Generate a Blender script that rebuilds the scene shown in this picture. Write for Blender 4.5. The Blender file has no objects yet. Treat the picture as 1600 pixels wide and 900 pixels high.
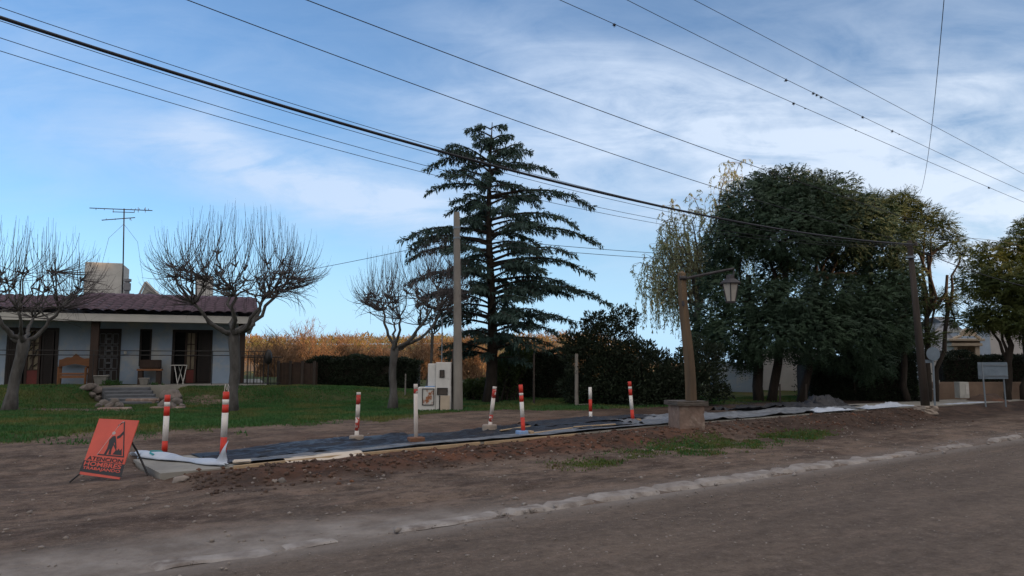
import bpy, bmesh, math, random
import numpy as np
from mathutils import Vector, Matrix
S = bpy.context.scene
COL = S.collection
rad = math.radians
# tuning values
SKYMUL = (0.44, 0.63, 0.85)
SKYSTR = 0.14
HORIZON = (1.75, 2.8, 3.9)
CLOUD_L = (2.0, 2.5, 3.3)
CLOUD_R = (3.0, 3.3, 3.7)
CLOUD_FILL = (4.0, 3.7, 3.5)
EXPO = 1.1
DIRT1 = (.180, .132, .102)
DIRT2 = (.092, .070, .056)
ROAD1 = (.135, .104, .082)
ROAD2 = (.088, .068, .055)
SHADE_N = 22
SHADE_SHIFT = 0.0
SHADE_H = [15.5, 16.5, 15.0, 16.0]
SHADE_LOW = 8.5

# ---------------------------------------------------------------- camera
EYE = 1.65
FPX = 1170.0
PITCH = math.atan(117.0 / FPX)
cam = bpy.data.objects.new('camera', bpy.data.cameras.new('camera'))
COL.objects.link(cam)
cam.location = (0, 0, EYE)
cam.rotation_euler = (math.pi / 2 + PITCH, 0, 0)
cam.data.sensor_width = 36
cam.data.lens = 36 * FPX / 1600
cam.data.clip_start = 0.05
cam.data.clip_end = 3000
S.camera = cam

# ---------------------------------------------------------------- light
SUN_AZ = 122.0      # clockwise from +Y (the view direction)
SUN_EL = 7.0
sd = Vector((math.cos(rad(SUN_EL)) * math.sin(rad(SUN_AZ)), math.cos(rad(SUN_EL)) * math.cos(rad(SUN_AZ)), math.sin(rad(SUN_EL))))
sun = bpy.data.objects.new('sun', bpy.data.lights.new('sun', 'SUN'))
COL.objects.link(sun)
sun.rotation_euler = sd.to_track_quat('Z', 'Y').to_euler()
sun.data.energy = 3.2
sun.data.angle = rad(0.5)
sun.data.color = (1.0, 0.60, 0.30)

W = bpy.data.worlds.new("World"); S.world = W; W.use_nodes = True
nt = W.node_tree; nt.nodes.clear()
def N(nt, typ, **kw):
    n = nt.nodes.new(typ)
    for k, v in kw.items():
        if k == 'inp':
            for a, b in v.items(): n.inputs[a].default_value = b
        else: setattr(n, k, v)
    return n
def L(nt, a, b): nt.links.new(a, b)
def mth(nt, op, a, b=None, c=None, clamp=False):
    n = nt.nodes.new('ShaderNodeMath'); n.operation = op; n.use_clamp = clamp
    for i, v in enumerate((a, b, c)):
        if v is None: continue
        if isinstance(v, (int, float)): n.inputs[i].default_value = v
        else: nt.links.new(v, n.inputs[i])
    return n.outputs[0]
def mixc(nt, fac, a, b, blend='MIX'):
    n = nt.nodes.new('ShaderNodeMix'); n.data_type = 'RGBA'; n.blend_type = blend
    for idx, v in ((0, fac), (6, a), (7, b)):
        if isinstance(v, (int, float)): n.inputs[idx].default_value = v
        elif isinstance(v, (tuple, list)): n.inputs[idx].default_value = (*v[:3], 1)
        else: nt.links.new(v, n.inputs[idx])
    return n.outputs[2]
sky = N(nt, 'ShaderNodeTexSky', sky_type='NISHITA', sun_disc=False)
sky.sun_elevation = rad(SUN_EL); sky.sun_rotation = rad(SUN_AZ)
sky.altitude = 700; sky.air_density = 1.0; sky.dust_density = 0.6; sky.ozone_density = 1.6
tc = N(nt, 'ShaderNodeTexCoord')
sx = N(nt, 'ShaderNodeSeparateXYZ'); L(nt, tc.outputs['Generated'], sx.inputs[0])
yy = mth(nt, 'MAXIMUM', mth(nt, 'ABSOLUTE', sx.outputs['Y']), 0.12)
cu = mth(nt, 'DIVIDE', sx.outputs['X'], yy)      # tangent of azimuth
cv = mth(nt, 'DIVIDE', sx.outputs['Z'], yy)      # tangent of height
def blob(cx, cy, rx, ry, tilt, gain):
    """soft elliptical region of the sky where the cirrus is thick; centre and radii as tangents"""
    du = mth(nt, 'SUBTRACT', cu, cx); dv = mth(nt, 'SUBTRACT', cv, cy)
    c, s = math.cos(tilt), math.sin(tilt)
    a = mth(nt, 'DIVIDE', mth(nt, 'ADD', mth(nt, 'MULTIPLY', du, c), mth(nt, 'MULTIPLY', dv, s)), rx)
    b = mth(nt, 'DIVIDE', mth(nt, 'SUBTRACT', mth(nt, 'MULTIPLY', dv, c), mth(nt, 'MULTIPLY', du, s)), ry)
    r2 = mth(nt, 'ADD', mth(nt, 'MULTIPLY', a, a), mth(nt, 'MULTIPLY', b, b))
    return mth(nt, 'MULTIPLY', mth(nt, 'POWER', 2.718, mth(nt, 'MULTIPLY', r2, -1.0)), gain)
def t(px, py): return ((px - 800) / FPX, (567 - py) / FPX)
BLOBS = [(t(600, 300), .13, .035, -.35, .9), (t(430, 270), .12, .035, -.3, .7), (t(300, 200), .06, .07, .6, .5), (t(180, 230), .05, .03, 0, .45),(t(1060, 175), .30, .075, -.42, 1.0), (t(860, 235), .20, .08, -.3, .75), (t(470, 290), .20, .045, -.25, .8), (t(600, 320), .10, .03, -.1, .5),
         (t(1260, 225), .22, .08, -.35, .75), (t(1560, 270), .22, .12, -.5, 1.0), (t(300, 225), .14, .05, -.5, .4),
         (t(20, 180), .20, .14, 0, .42), (t(560, 120), .30, .05, -.3, .22), (t(1480, 90), .12, .03, -.4, .30),
         (t(40, 40), .2, .08, -.2, .2), (t(1180, 330), .6, .10, -.1, .35), (t(2300, 300), .8, .5, -.1, .7)]
tot = None
for (c, rx, ry, ti, g) in BLOBS:
    b_ = blob(c[0], c[1], rx, ry, ti, g)
    tot = b_ if tot is None else mth(nt, 'ADD', tot, b_)
cmb = N(nt, 'ShaderNodeCombineXYZ'); L(nt, cu, cmb.inputs[0]); L(nt, cv, cmb.inputs[1])
mp = N(nt, 'ShaderNodeMapping'); L(nt, cmb.outputs[0], mp.inputs[0])
mp.inputs['Rotation'].default_value = (0, 0, 0.5); mp.inputs['Scale'].default_value = (2.6, 10.0, 1)
n1 = N(nt, 'ShaderNodeTexNoise', inp={'Scale': 1.6, 'Detail': 9, 'Roughness': .6, 'Distortion': .7}); L(nt, mp.outputs[0], n1.inputs['Vector'])
mp2 = N(nt, 'ShaderNodeMapping'); L(nt, cmb.outputs[0], mp2.inputs[0])
mp2.inputs['Rotation'].default_value = (0, 0, -0.5); mp2.inputs['Scale'].default_value = (3.5, 7.0, 1)
n2 = N(nt, 'ShaderNodeTexNoise', inp={'Scale': 2.6, 'Detail': 8, 'Roughness': .62, 'Distortion': .3}); L(nt, mp2.outputs[0], n2.inputs['Vector'])
nz = mth(nt, 'ADD', mth(nt, 'MULTIPLY', n1.outputs[0], .62), mth(nt, 'MULTIPLY', n2.outputs[0], .38))
nz = mth(nt, 'MULTIPLY', mth(nt, 'SUBTRACT', nz, .32), 2.6, clamp=True)
cl = mth(nt, 'MULTIPLY', tot, mth(nt, 'ADD', mth(nt, 'MULTIPLY', nz, .85), .16), clamp=True)
cl = mth(nt, 'MULTIPLY_ADD', cl, .80, mth(nt, 'MULTIPLY_ADD', n1.outputs[0], .13, .01))
skyc = mixc(nt, 1.0, sky.outputs[0], SKYMUL, 'MULTIPLY')
ccol = mixc(nt, mth(nt, 'MULTIPLY', mth(nt, 'ADD', cu, .5), .7, clamp=True), CLOUD_L, CLOUD_R)
bg = N(nt, 'ShaderNodeBackground'); bg.inputs['Strength'].default_value = SKYSTR
hzf = mth(nt, 'POWER', 2.718, mth(nt, 'MULTIPLY', mth(nt, 'MULTIPLY', cv, cv), -50.0))
skyc = mixc(nt, mth(nt, 'MULTIPLY', hzf, .9), skyc, HORIZON)
front = mixc(nt, cl, skyc, mixc(nt, 1.0, ccol, skyc, 'LIGHTEN'))
# unseen sunlit cloud deck added overhead and behind the camera as warm fill light
dt = N(nt, 'ShaderNodeVectorMath', operation='DOT_PRODUCT'); L(nt, tc.outputs['Generated'], dt.inputs[0]); dt.inputs[1].default_value = (.26, -.76, .60)
n4 = N(nt, 'ShaderNodeTexNoise', inp={'Scale': 2.2, 'Detail': 6, 'Roughness': .6}); L(nt, tc.outputs['Generated'], n4.inputs['Vector'])
mr = N(nt, 'ShaderNodeMapRange', interpolation_type='SMOOTHSTEP', inp={'From Min': -.12, 'From Max': .45}); L(nt, dt.outputs['Value'], mr.inputs[0])
wk = mth(nt, 'MULTIPLY', mr.outputs[0], mth(nt, 'MULTIPLY_ADD', n4.outputs[0], 1.4, .15, clamp=True))
L(nt, mixc(nt, wk, front, CLOUD_FILL), bg.inputs[0])
wo = N(nt, 'ShaderNodeOutputWorld'); L(nt, bg.outputs[0], wo.inputs[0])

S.render.engine = 'CYCLES'
S.view_settings.view_transform = 'Standard'
S.view_settings.look = 'None'
S.view_settings.gamma = 1
S.view_settings.exposure = EXPO
S.cycles.max_bounces = 6
S.cycles.transparent_max_bounces = 8
S.render.resolution_x = 1024; S.render.resolution_y = 576

# ---------------------------------------------------------------- projection helpers (to measure places from the photograph)
CP, SP = math.cos(PITCH), math.sin(PITCH)
def ray(px, py):
    a = (px - 800) / FPX; b = (450 - py) / FPX
    return (a, CP - SP * b, SP + CP * b)
def at(px, py, Y):
    d = ray(px, py); k = Y / d[1]
    return Vector((d[0] * k, Y, EYE + d[2] * k))
# road frame: s runs along the road to the right, n away from the camera
TH = rad(36.87); UC, US = math.cos(TH), math.sin(TH)
def sn2xy(s, n): return (s * UC - n * US, s * US + n * UC)
def xy2sn(x, y): return (x * UC + y * US, -x * US + y * UC)

# ---------------------------------------------------------------- numpy noise
_r = np.random.RandomState(7)
_perm = _r.rand(256, 256)
def vnoise(x, y, f=1.0, ox=0.0):
    x = np.asarray(x, float) * f + 37.3 + ox; y = np.asarray(y, float) * f + 91.7 + ox * 1.7
    xi = np.floor(x).astype(int); yi = np.floor(y).astype(int)
    fx = x - xi; fy = y - yi
    fx = fx * fx * (3 - 2 * fx); fy = fy * fy * (3 - 2 * fy)
    g = lambda a, b: _perm[a % 256, b % 256]
    return (g(xi, yi) * (1 - fx) + g(xi + 1, yi) * fx) * (1 - fy) + (g(xi, yi + 1) * (1 - fx) + g(xi + 1, yi + 1) * fx) * fy
def fbm(x, y, f=1.0, o=4, ox=0.0):
    a, t_, w = 1.0, 0.0, 0.0
    for i in range(o):
        t_ = t_ + a * vnoise(x, y, f * 2 ** i, ox + i * 13.1); w += a; a *= .5
    return t_ / w            # 0..1
def sst(a, b, x):
    t_ = np.clip((np.asarray(x, float) - a) / (b - a), 0, 1); return t_ * t_ * (3 - 2 * t_)

def zsw(s): return np.interp(s, [0, 3, 6, 9, 12, 22, 28, 40], [.15, .16, .235, .25, .31, .34, .28, .25])
SIDE0, SIDE1, SEND = 11.15, 13.0, 2.4
def height(x, y, fine=True):
    x = np.asarray(x, float); y = np.asarray(y, float)
    s, n = xy2sn(x, y)
    z = np.zeros_like(s)
    z = z - .05 * (1 - sst(6.45, 6.75, n))                     # bed under the road sheet
    z = z + .03 * sst(6.9, 8.5, n)
    walk = zsw(s)
    ramp = sst(1.2, 3.8, s)
    base = .03 + .04 * sst(8, 10, n)
    # spoil bank in front of the slab
    bank = (walk - .035) * sst(9.9, 10.9, n)
    bump = .13 * np.exp(-((n - 10.35) / .42) ** 2) * fbm(s, n, .55, 2) * sst(2.6, 4, s) * (1 - sst(17, 26, s))
    zb = base * (1 - sst(9.9, 10.9, n)) + bank
    zb = np.where(n > 11.05, walk - .03, zb)
    nearslab = sst(2.2, 2.9, s)
    lo = .03 + .16 * sst(12.0, 14.5, n)
    zb2 = lo * (1 - nearslab) + zb * nearslab
    z = np.where(n > 8.0, z * (1 - sst(8, 9, n)) + zb2 * sst(8, 9, n), z) + bump * nearslab
    z = z + .055 * np.exp(-((s - 2.2) / .55) ** 2) * sst(10.3, 10.9, n) * (1 - sst(13.0, 14.0, n)) * (s < 2.42)
    # under the slab itself
    under = sst(11.25, 11.3, n) * (1 - sst(12.85, 12.9, n)) * sst(2.42, 2.5, s)
    z = z - .16 * under
    # garden behind
    gard = .33 + .0 * n
    g = sst(13.2, 17.0, n)
    z = z * (1 - g) + gard * g
    # bank up to the house, fading to the right
    by = y - .35 * (x + 9.7)                                    # distance in front of the house front line
    up = sst(24.6, 27.4, by) * (1 - .62 * sst(-9.0, -1.0, x))
    up = up * (1 - sst(1.35, 1.05, np.abs(x + 12.85)) * (1 - sst(26.9, 27.1, y + .287 * (x + 13) * -1)))
    z = z + .50 * up * sst(-60, -40, x) * (1 - sst(34, 70, y) * .3)
    z = z + .05 * np.sin(x * .35 + 1) * sst(17, 19, n)
    if fine:
        rough = sst(7.1, 7.6, n) * (1 - sst(15, 17, n))
        z = z + rough * .045 * (fbm(s * .5, n, 1.3, 4, 3.0) - .5)
        cl_ = np.exp(-((n - 10.4) / .6) ** 2) * sst(2.7, 3.6, s) * (1 - sst(22, 28, s))
        z = z + cl_ * .20 * (fbm(s, n, 2.3, 4, 9.0) - .45)
        for rn_, rw_ in ((8.15, .13), (9.25, .12), (13.9, .16), (15.0, .15)):
            z = z - .028 * np.exp(-((n + .25 * np.sin(s * .21) - rn_) / rw_) ** 2) * sst(.3, .6, fbm(s * .4, n * .3, .8, 2, 33))
        z = z + .012 * (fbm(s, n, 3.0, 3, 21.0) - .5) * (1 - under)
    return z
def gz(x, y): return float(height(np.array([x]), np.array([y]))[0])
def ground_at(px, py, z0=.25):
    """first place where the line of sight through a pixel meets the terrain"""
    d = ray(px, py); k = np.geomspace(3, 70, 1600); zr = EYE + d[2] * k; below = zr < height(d[0] * k, d[1] * k)
    i = int(np.argmax(below)) if below.any() else len(k) - 1; q = k[i]
    return Vector((d[0] * q, d[1] * q, gz(d[0] * q, d[1] * q)))

# ---------------------------------------------------------------- object helpers
OFF = {}
def tag(o, label=None, cat=None, group=None, kind=None):
    if label: o['label'] = label
    if cat: o['category'] = cat
    if group: o['group'] = group
    if kind: o['kind'] = kind
    return o
def thing(name, label, cat, loc=(0, 0, 0), group=None):
    o = bpy.data.objects.new(name, None); COL.objects.link(o)
    o.empty_display_size = .2
    o.location = loc; OFF[o.name] = Vector(loc)
    return tag(o, label, cat, group)
def link_mesh(name, me, parent=None, origin=None):
    o = bpy.data.objects.new(name, me); COL.objects.link(o)
    off = Vector((0, 0, 0))
    if parent is not None:
        o.parent = parent; off = OFF.get(parent.name, Vector((0, 0, 0)))
    elif origin is not None:
        off = Vector(origin); o.location = off
    OFF[o.name] = off
    if off.length > 0: me.transform(Matrix.Translation(-off))
    return o
class MB:
    def __init__(s): s.v = []; s.f = []; s.m = []
    def add(s, vs, fs, mi=0):
        k = len(s.v); s.v.extend([tuple(v) for v in vs]); s.f.extend([tuple(i + k for i in f) for f in fs]); s.m.extend([mi] * len(fs)); return s
    def box(s, c, d, rz=0.0, mi=0, tilt=None):
        hx, hy, hz = d[0] / 2, d[1] / 2, d[2] / 2
        M = Matrix.Rotation(rz, 3, 'Z')
        if tilt is not None: M = M @ tilt
        vs = [Vector(c) + M @ Vector((x * hx, y * hy, z * hz)) for x in (-1, 1) for y in (-1, 1) for z in (-1, 1)]
        return s.add(vs, [(0, 1, 3, 2), (4, 6, 7, 5), (0, 4, 5, 1), (2, 3, 7, 6), (0, 2, 6, 4), (1, 5, 7, 3)], mi)
    def span(s, a, b, mi=0):           # axis box from corner a to corner b
        return s.box([(a[i] + b[i]) / 2 for i in range(3)], [abs(b[i] - a[i]) for i in range(3)], 0, mi)
    def tube(s, pts, rs, n=8, mi=0, caps=True, flat=1.0):
        pts = [Vector(p) for p in pts]
        if not isinstance(rs, (list, tuple)): rs = [rs] * len(pts)
        k0 = len(s.v); up = None
        for i, p in enumerate(pts):
            d = (pts[min(i + 1, len(pts) - 1)] - pts[max(i - 1, 0)])
            d = d.normalized() if d.length > 1e-9 else Vector((0, 0, 1))
            if up is None: up = Vector((0, 0, 1)) if abs(d.z) < .9 else Vector((1, 0, 0))
            x = d.cross(up); x = x.normalized() if x.length > 1e-6 else Vector((1, 0, 0))
            y = x.cross(d).normalized(); up = y
            for j in range(n):
                a = 2 * math.pi * j / n
                s.v.append(tuple(p + (x * math.cos(a) + y * math.sin(a) * flat) * rs[i]))
        for i in range(len(pts) - 1):
            for j in range(n):
                a = k0 + i * n + j; b = k0 + i * n + (j + 1) % n
                s.f.append((a, b, b + n, a + n)); s.m.append(mi)
        if caps:
            s.f.append(tuple(k0 + j for j in reversed(range(n)))); s.m.append(mi)
            e = k0 + (len(pts) - 1) * n
            s.f.append(tuple(e + j for j in range(n))); s.m.append(mi)
        return s
    def build(s, name, mats, parent=None, origin=None, smooth=False, bevel=0.0):
        me = bpy.data.meshes.new(name)
        me.from_pydata(s.v, [], s.f)
        if not isinstance(mats, (list, tuple)): mats = [mats]
        for m in mats: me.materials.append(m)
        if len(mats) > 1:
            me.polygons.foreach_set('material_index', s.m)
        if bevel > 0:
            bm = bmesh.new(); bm.from_mesh(me)
            bmesh.ops.recalc_face_normals(bm, faces=bm.faces)
            bmesh.ops.bevel(bm, geom=list(bm.edges), offset=bevel, segments=1, affect='EDGES', profile=.5)
            bm.to_mesh(me); bm.free()
        if smooth: me.polygons.foreach_set('use_smooth', [True] * len(me.polygons))
        me.update()
        return link_mesh(name, me, parent, origin)
def np_mesh(name, V, F, mat, parent=None, origin=None, smooth=False):
    """V (n,3), F (m,k) with k constant"""
    me = bpy.data.meshes.new(name)
    V = np.asarray(V, np.float32); F = np.asarray(F, np.int32); m, k = F.shape
    me.vertices.add(len(V)); me.vertices.foreach_set('co', V.ravel())
    me.loops.add(m * k); me.loops.foreach_set('vertex_index', F.ravel())
    me.polygons.add(m); me.polygons.foreach_set('loop_start', np.arange(m, dtype=np.int32) * k)
    me.polygons.foreach_set('loop_total', np.full(m, k, np.int32))
    if smooth: me.polygons.foreach_set('use_smooth', np.ones(m, bool))
    mats = mat if isinstance(mat, (list, tuple)) else [mat]
    for q in mats: me.materials.append(q)
    me.update(calc_edges=True); me.validate()
    return link_mesh(name, me, parent, origin)
def grid_faces(nu, nv):
    i, j = np.meshgrid(np.arange(nu - 1), np.arange(nv - 1), indexing='ij'); a = (i * nv + j).ravel()
    return np.stack([a, a + nv, a + nv + 1, a + 1], 1)
def attr(o, name, vals):
    a = o.data.attributes.new(name, 'FLOAT', 'POINT'); a.data.foreach_set('value', np.asarray(vals, np.float32).ravel())
def lathe(mb, c, prof, n=20, mi=0):
    c = Vector(c); k0 = len(mb.v)
    for (r, z) in prof:
        for j in range(n):
            a = 2 * math.pi * j / n; mb.v.append((c.x + r * math.cos(a), c.y + r * math.sin(a), c.z + z))
    for i in range(len(prof) - 1):
        for j in range(n):
            a = k0 + i * n + j; b = k0 + i * n + (j + 1) % n
            mb.f.append((a, b, b + n, a + n)); mb.m.append(mi)
    mb.f.append(tuple(k0 + j for j in reversed(range(n)))); mb.m.append(mi)
    e = k0 + (len(prof) - 1) * n
    mb.f.append(tuple(e + j for j in range(n))); mb.m.append(mi)
    return mb

# ---------------------------------------------------------------- materials
def mat(name, c1, c2=None, scale=6.0, detail=6, rough=.8, bump=0.0, bscale=None, metal=0.0, stretch=(1, 1, 1), c3=None, s3=2.0, t3=(.5, .65), spec=.35, trans=0.0, rot=0.0, coords='Object', dist=.02):
    m = bpy.data.materials.new(name); m.use_nodes = True; nt = m.node_tree
    b = nt.nodes['Principled BSDF']; b.inputs['Roughness'].default_value = rough; b.inputs['Metallic'].default_value = metal
    b.inputs['Specular IOR Level'].default_value = spec
    if c2 is None: c2 = tuple(x * .75 for x in c1)
    tc = N(nt, 'ShaderNodeTexCoord'); mp = N(nt, 'ShaderNodeMapping'); L(nt, tc.outputs[coords], mp.inputs[0])
    mp.inputs['Scale'].default_value = stretch; mp.inputs['Rotation'].default_value = (0, 0, rot)
    n1 = N(nt, 'ShaderNodeTexNoise', inp={'Scale': scale, 'Detail': detail, 'Roughness': .62}); L(nt, mp.outputs[0], n1.inputs['Vector'])
    f = mth(nt, 'MULTIPLY_ADD', n1.outputs[0], 2.6, -.8, clamp=True)
    col = mixc(nt, f, c1, c2)
    if c3 is not None:
        n3 = N(nt, 'ShaderNodeTexNoise', inp={'Scale': s3, 'Detail': 8, 'Roughness': .65}); L(nt, mp.outputs[0], n3.inputs['Vector'])
        mr = N(nt, 'ShaderNodeMapRange', inp={'From Min': t3[0], 'From Max': t3[1]}); L(nt, n3.outputs[0], mr.inputs[0])
        col = mixc(nt, mr.outputs[0], col, c3)
    L(nt, col, b.inputs['Base Color'])
    if bump > 0:
        nb = N(nt, 'ShaderNodeTexNoise', inp={'Scale': bscale or scale * 3, 'Detail': 8, 'Roughness': .65}); L(nt, mp.outputs[0], nb.inputs['Vector'])
        bp = N(nt, 'ShaderNodeBump', inp={'Strength': bump, 'Distance': dist}); L(nt, nb.outputs[0], bp.inputs['Height']); L(nt, bp.outputs[0], b.inputs['Normal'])
    if trans > 0:
        tr = N(nt, 'ShaderNodeBsdfTranslucent'); L(nt, mixc(nt, 1.0, col, (1.6, 1.5, .7), 'MULTIPLY'), tr.inputs[0])
        mx = N(nt, 'ShaderNodeMixShader', inp={0: trans}); L(nt, b.outputs[0], mx.inputs[1]); L(nt, tr.outputs[0], mx.inputs[2])
        L(nt, mx.outputs[0], nt.nodes['Material Output'].inputs[0])
    return m
M = {}
M['bark'] = mat('bark', (.115, .112, .108), (.045, .042, .040), 9, 8, .9, .9, 22, stretch=(1, 1, .3))
M['bark_dark'] = mat('bark_dark', (.035, .027, .021), (.014, .011, .009), 8, 8, .9, .8, 20, stretch=(1, 1, .3))
M['twig'] = mat('twig', (.090, .082, .085), (.050, .043, .046), 3, 4, .85)
M['twig_tan'] = mat('twig_tan', (.22, .13, .075), (.11, .065, .04), 2, 4, .9)
M['needle'] = mat('needle', (.022, .050, .044), (.048, .088, .075), 1.2, 5, .75, trans=.12)
M['leaf_dark'] = mat('leaf_dark', (.013, .033, .020), (.038, .072, .038), .9, 6, .7, trans=.12)
M['leaf_feather'] = mat('leaf_feather', (.024, .042, .016), (.060, .085, .028), 1.0, 6, .7, trans=.2)
M['leaf_gold'] = mat('leaf_gold', (.034, .060, .018), (.085, .10, .024), 1.0, 6, .7, trans=.3)
M['leaf_willow'] = mat('leaf_willow', (.28, .31, .21), (.17, .20, .13), 2.0, 4, .7, trans=.35)
M['leaf_hedge'] = mat('leaf_hedge', (.008, .016, .009), (.020, .033, .016), 1.6, 6, .75, trans=.08)
M['grass'] = mat('grass', (.050, .130, .040), (.028, .085, .028), .9, 7, .85, c3=(.13, .125, .045), s3=.55, t3=(.47, .64), trans=.25)
M['scrub'] = mat('scrub', (.22, .125, .066), (.14, .105, .048), .09, 8, .9, c3=(.13, .13, .04), s3=.05, t3=(.5, .6), trans=.1)
M['wall_blue'] = mat('wall_blue', (.33, .42, .53), (.26, .34, .45), 1.1, 8, .85, .15, 40, c3=(.44, .46, .46), s3=.9, t3=(.48, .62))
M['white_wall'] = mat('white_wall', (.50, .49, .48), (.38, .37, .37), 1.2, 8, .85, .15, 30, c3=(.36, .34, .31), s3=1.0, t3=(.58, .75))
M['plaster_grey'] = mat('plaster_grey', (.50, .50, .47), (.36, .36, .34), 1.6, 8, .9, .25, 30, c3=(.24, .24, .23), s3=1.5, t3=(.55, .7))
M['fascia'] = mat('fascia', (.50, .49, .46), (.40, .40, .38), 1.5, 6, .8)
M['tile'] = mat('tile', (.125, .085, .125), (.070, .050, .080), 3.5, 8, .5, .2, 30, c3=(.045, .035, .045), s3=2.0, t3=(.55, .72))
M['dark_wood'] = mat('dark_wood', (.020, .013, .011), (.009, .007, .007), 6, 6, .55, .2, 30, stretch=(1, 1, .2))
M['brown_post'] = mat('brown_post', (.050, .030, .022), (.025, .016, .013), 6, 6, .7, .3, 30, stretch=(1, 1, .2))
M['red_door'] = mat('red_door', (.16, .030, .024), (.10, .022, .02), 4, 5, .55)
M['glass_dark'] = mat('glass_dark', (.010, .011, .012), (.006, .007, .008), 3, 2, .12, spec=.25)
M['curtain'] = mat('curtain', (.34, .29, .20), (.12, .10, .08), 5, 6, .7, stretch=(1, 1, .3))
M['iron'] = mat('iron', (.012, .012, .013), (.02, .018, .017), 8, 4, .5)
M['wood_tan'] = mat('wood_tan', (.26, .115, .050), (.13, .058, .028), 3, 6, .6, .2, 20, stretch=(.3, 1, 1))
M['white_metal'] = mat('white_metal', (.62, .62, .60), (.45, .44, .42), 8, 5, .5)
M['stone'] = mat('stone', (.17, .15, .135), (.09, .08, .075), 3, 8, .9, .6, 12, c3=(.24, .20, .18), s3=2.5, t3=(.52, .68))
M['step_stone'] = mat('step_stone', (.115, .125, .14), (.07, .075, .085), 3, 8, .8, .5, 14)
M['pot'] = mat('pot', (.24, .23, .21), (.15, .15, .14), 6, 6, .9, .4, 18)
M['concrete'] = mat('concrete', (.30, .29, .26), (.21, .20, .18), 2.5, 9, .9, .35, 30, c3=(.18, .165, .145), s3=2.2, t3=(.58, .75))
M['concrete_pole'] = mat('concrete_pole', (.25, .235, .21), (.16, .15, .14), 3, 8, .9, .3, 25, stretch=(1, 1, .4))
M['pillar_white'] = mat('pillar_white', (.60, .60, .58), (.48, .48, .47), 2.5, 8, .85, .2, 25, c3=(.26, .25, .23), s3=3.0, t3=(.60, .74))
M['rusty_white'] = mat('rusty_white', (.52, .52, .50), (.42, .42, .41), 5, 6, .6, c3=(.25, .09, .035), s3=4.5, t3=(.50, .58))
M['brown_metal'] = mat('brown_metal', (.075, .062, .052), (.045, .038, .034), 10, 5, .6)
M['wood_pole'] = mat('wood_pole', (.060, .048, .041), (.028, .023, .020), 5, 8, .85, .6, 18, stretch=(1, 1, .12))
M['lamp_wood'] = mat('lamp_wood', (.155, .105, .062), (.065, .046, .031), 5, 8, .8, .5, 18, stretch=(1, 1, .10))
M['lamp_metal'] = mat('lamp_metal', (.055, .052, .058), (.032, .030, .034), 8, 5, .6, .2, 20)
M['lamp_glass'] = mat('lamp_glass', (.42, .40, .37), (.32, .31, .29), 6, 4, .35)
M['pink_stone'] = mat('pink_stone', (.27, .19, .155), (.155, .115, .095), 5, 8, .9, .7, 14, c3=(.33, .27, .23), s3=4, t3=(.55, .68))
M['slab_stone'] = mat('slab_stone', (.115, .10, .088), (.07, .062, .055), 5, 8, .9, .6, 16)
M['red'] = mat('red', (.62, .045, .025), (.46, .03, .02), 7, 5, .5, c3=(.34, .12, .09), s3=16, t3=(.60, .70))
M['grass_dry'] = mat('grass_dry', (.085, .12, .022), (.055, .080, .020), 1.3, 7, .85, c3=(.12, .085, .045), s3=1.2, t3=(.5, .66), trans=.2)
M['red_worn'] = mat('red_worn', (.42, .045, .035), (.33, .04, .03), 9, 5, .7, c3=(.55, .53, .50), s3=14, t3=(.52, .56))
M['white_band'] = mat('white_band', (.72, .70, .68), (.60, .58, .55), 7, 6, .5, c3=(.36, .30, .26), s3=12, t3=(.58, .72))
M['white_worn'] = mat('white_worn', (.62, .58, .54), (.50, .45, .42), 8, 6, .7, c3=(.40, .12, .08), s3=9, t3=(.62, .66))
M['base_conc'] = mat('base_conc', (.34, .29, .245), (.24, .20, .17), 9, 8, .9, .5, 22)
M['base_rust'] = mat('base_rust', (.22, .105, .065), (.13, .07, .045), 9, 8, .9, .5, 22)
M['blue_plastic'] = mat('blue_plastic', (.13, .27, .55), (.30, .40, .55), 12, 3, .5, t3=(.5, .55))
M['sign_red'] = mat('sign_red', (.60, .095, .060), (.46, .075, .052), 2.5, 5, .55)
M['sign_black'] = mat('sign_black', (.022, .022, .026), (.032, .03, .032), 8, 4, .6)
M['sign_white'] = mat('sign_white', (.45, .38, .36), (.40, .30, .30), 8, 4, .6)
M['plastic_black'] = mat('plastic_black', (.012, .013, .017), (.024, .027, .035), 1.5, 8, .42, .9, 7, spec=.35, stretch=(.7, 2.2, 1), rot=-TH, c3=(.045, .038, .034), s3=1.1, t3=(.58, .72), dist=.03)
M['plastic_grey'] = mat('plastic_grey', (.22, .24, .27), (.06, .07, .085), 2.2, 8, .5, .5, 9, spec=.5, stretch=(.35, 2.6, 1), rot=-TH, c3=(.10, .09, .085), s3=1.5, t3=(.55, .68), dist=.02)
M['tarp_white'] = mat('tarp_white', (.50, .55, .62), (.36, .42, .52), 3, 6, .5, .3, 9)
M['tarp_blue'] = mat('tarp_blue', (.30, .46, .62), (.55, .62, .70), 3, 6, .5, .3, 9)
M['teal'] = mat('teal', (.03, .30, .34), (.03, .24, .28), 5, 4, .5)
M['board'] = mat('board', (.46, .34, .21), (.32, .23, .145), 3, 7, .85, .3, 20, stretch=(.3, 2, 1), rot=-TH)
M['paper'] = mat('paper', (.62, .56, .48), (.48, .42, .35), 3, 7, .85, .3, 20)
M['kerb'] = mat('kerb', (.34, .315, .295), (.17, .145, .13), 3.6, 9, .92, .8, 16, c3=(.125, .10, .085), s3=2.0, t3=(.56, .68))
M['clod'] = mat('clod', (.100, .066, .050), (.050, .035, .029), 2.2, 8, .95, .7, 20, c3=(.19, .085, .048), s3=.55, t3=(.52, .66))
M['pebble'] = mat('pebble', (.29, .255, .23), (.15, .13, .115), 3.0, 5, .9)
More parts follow.
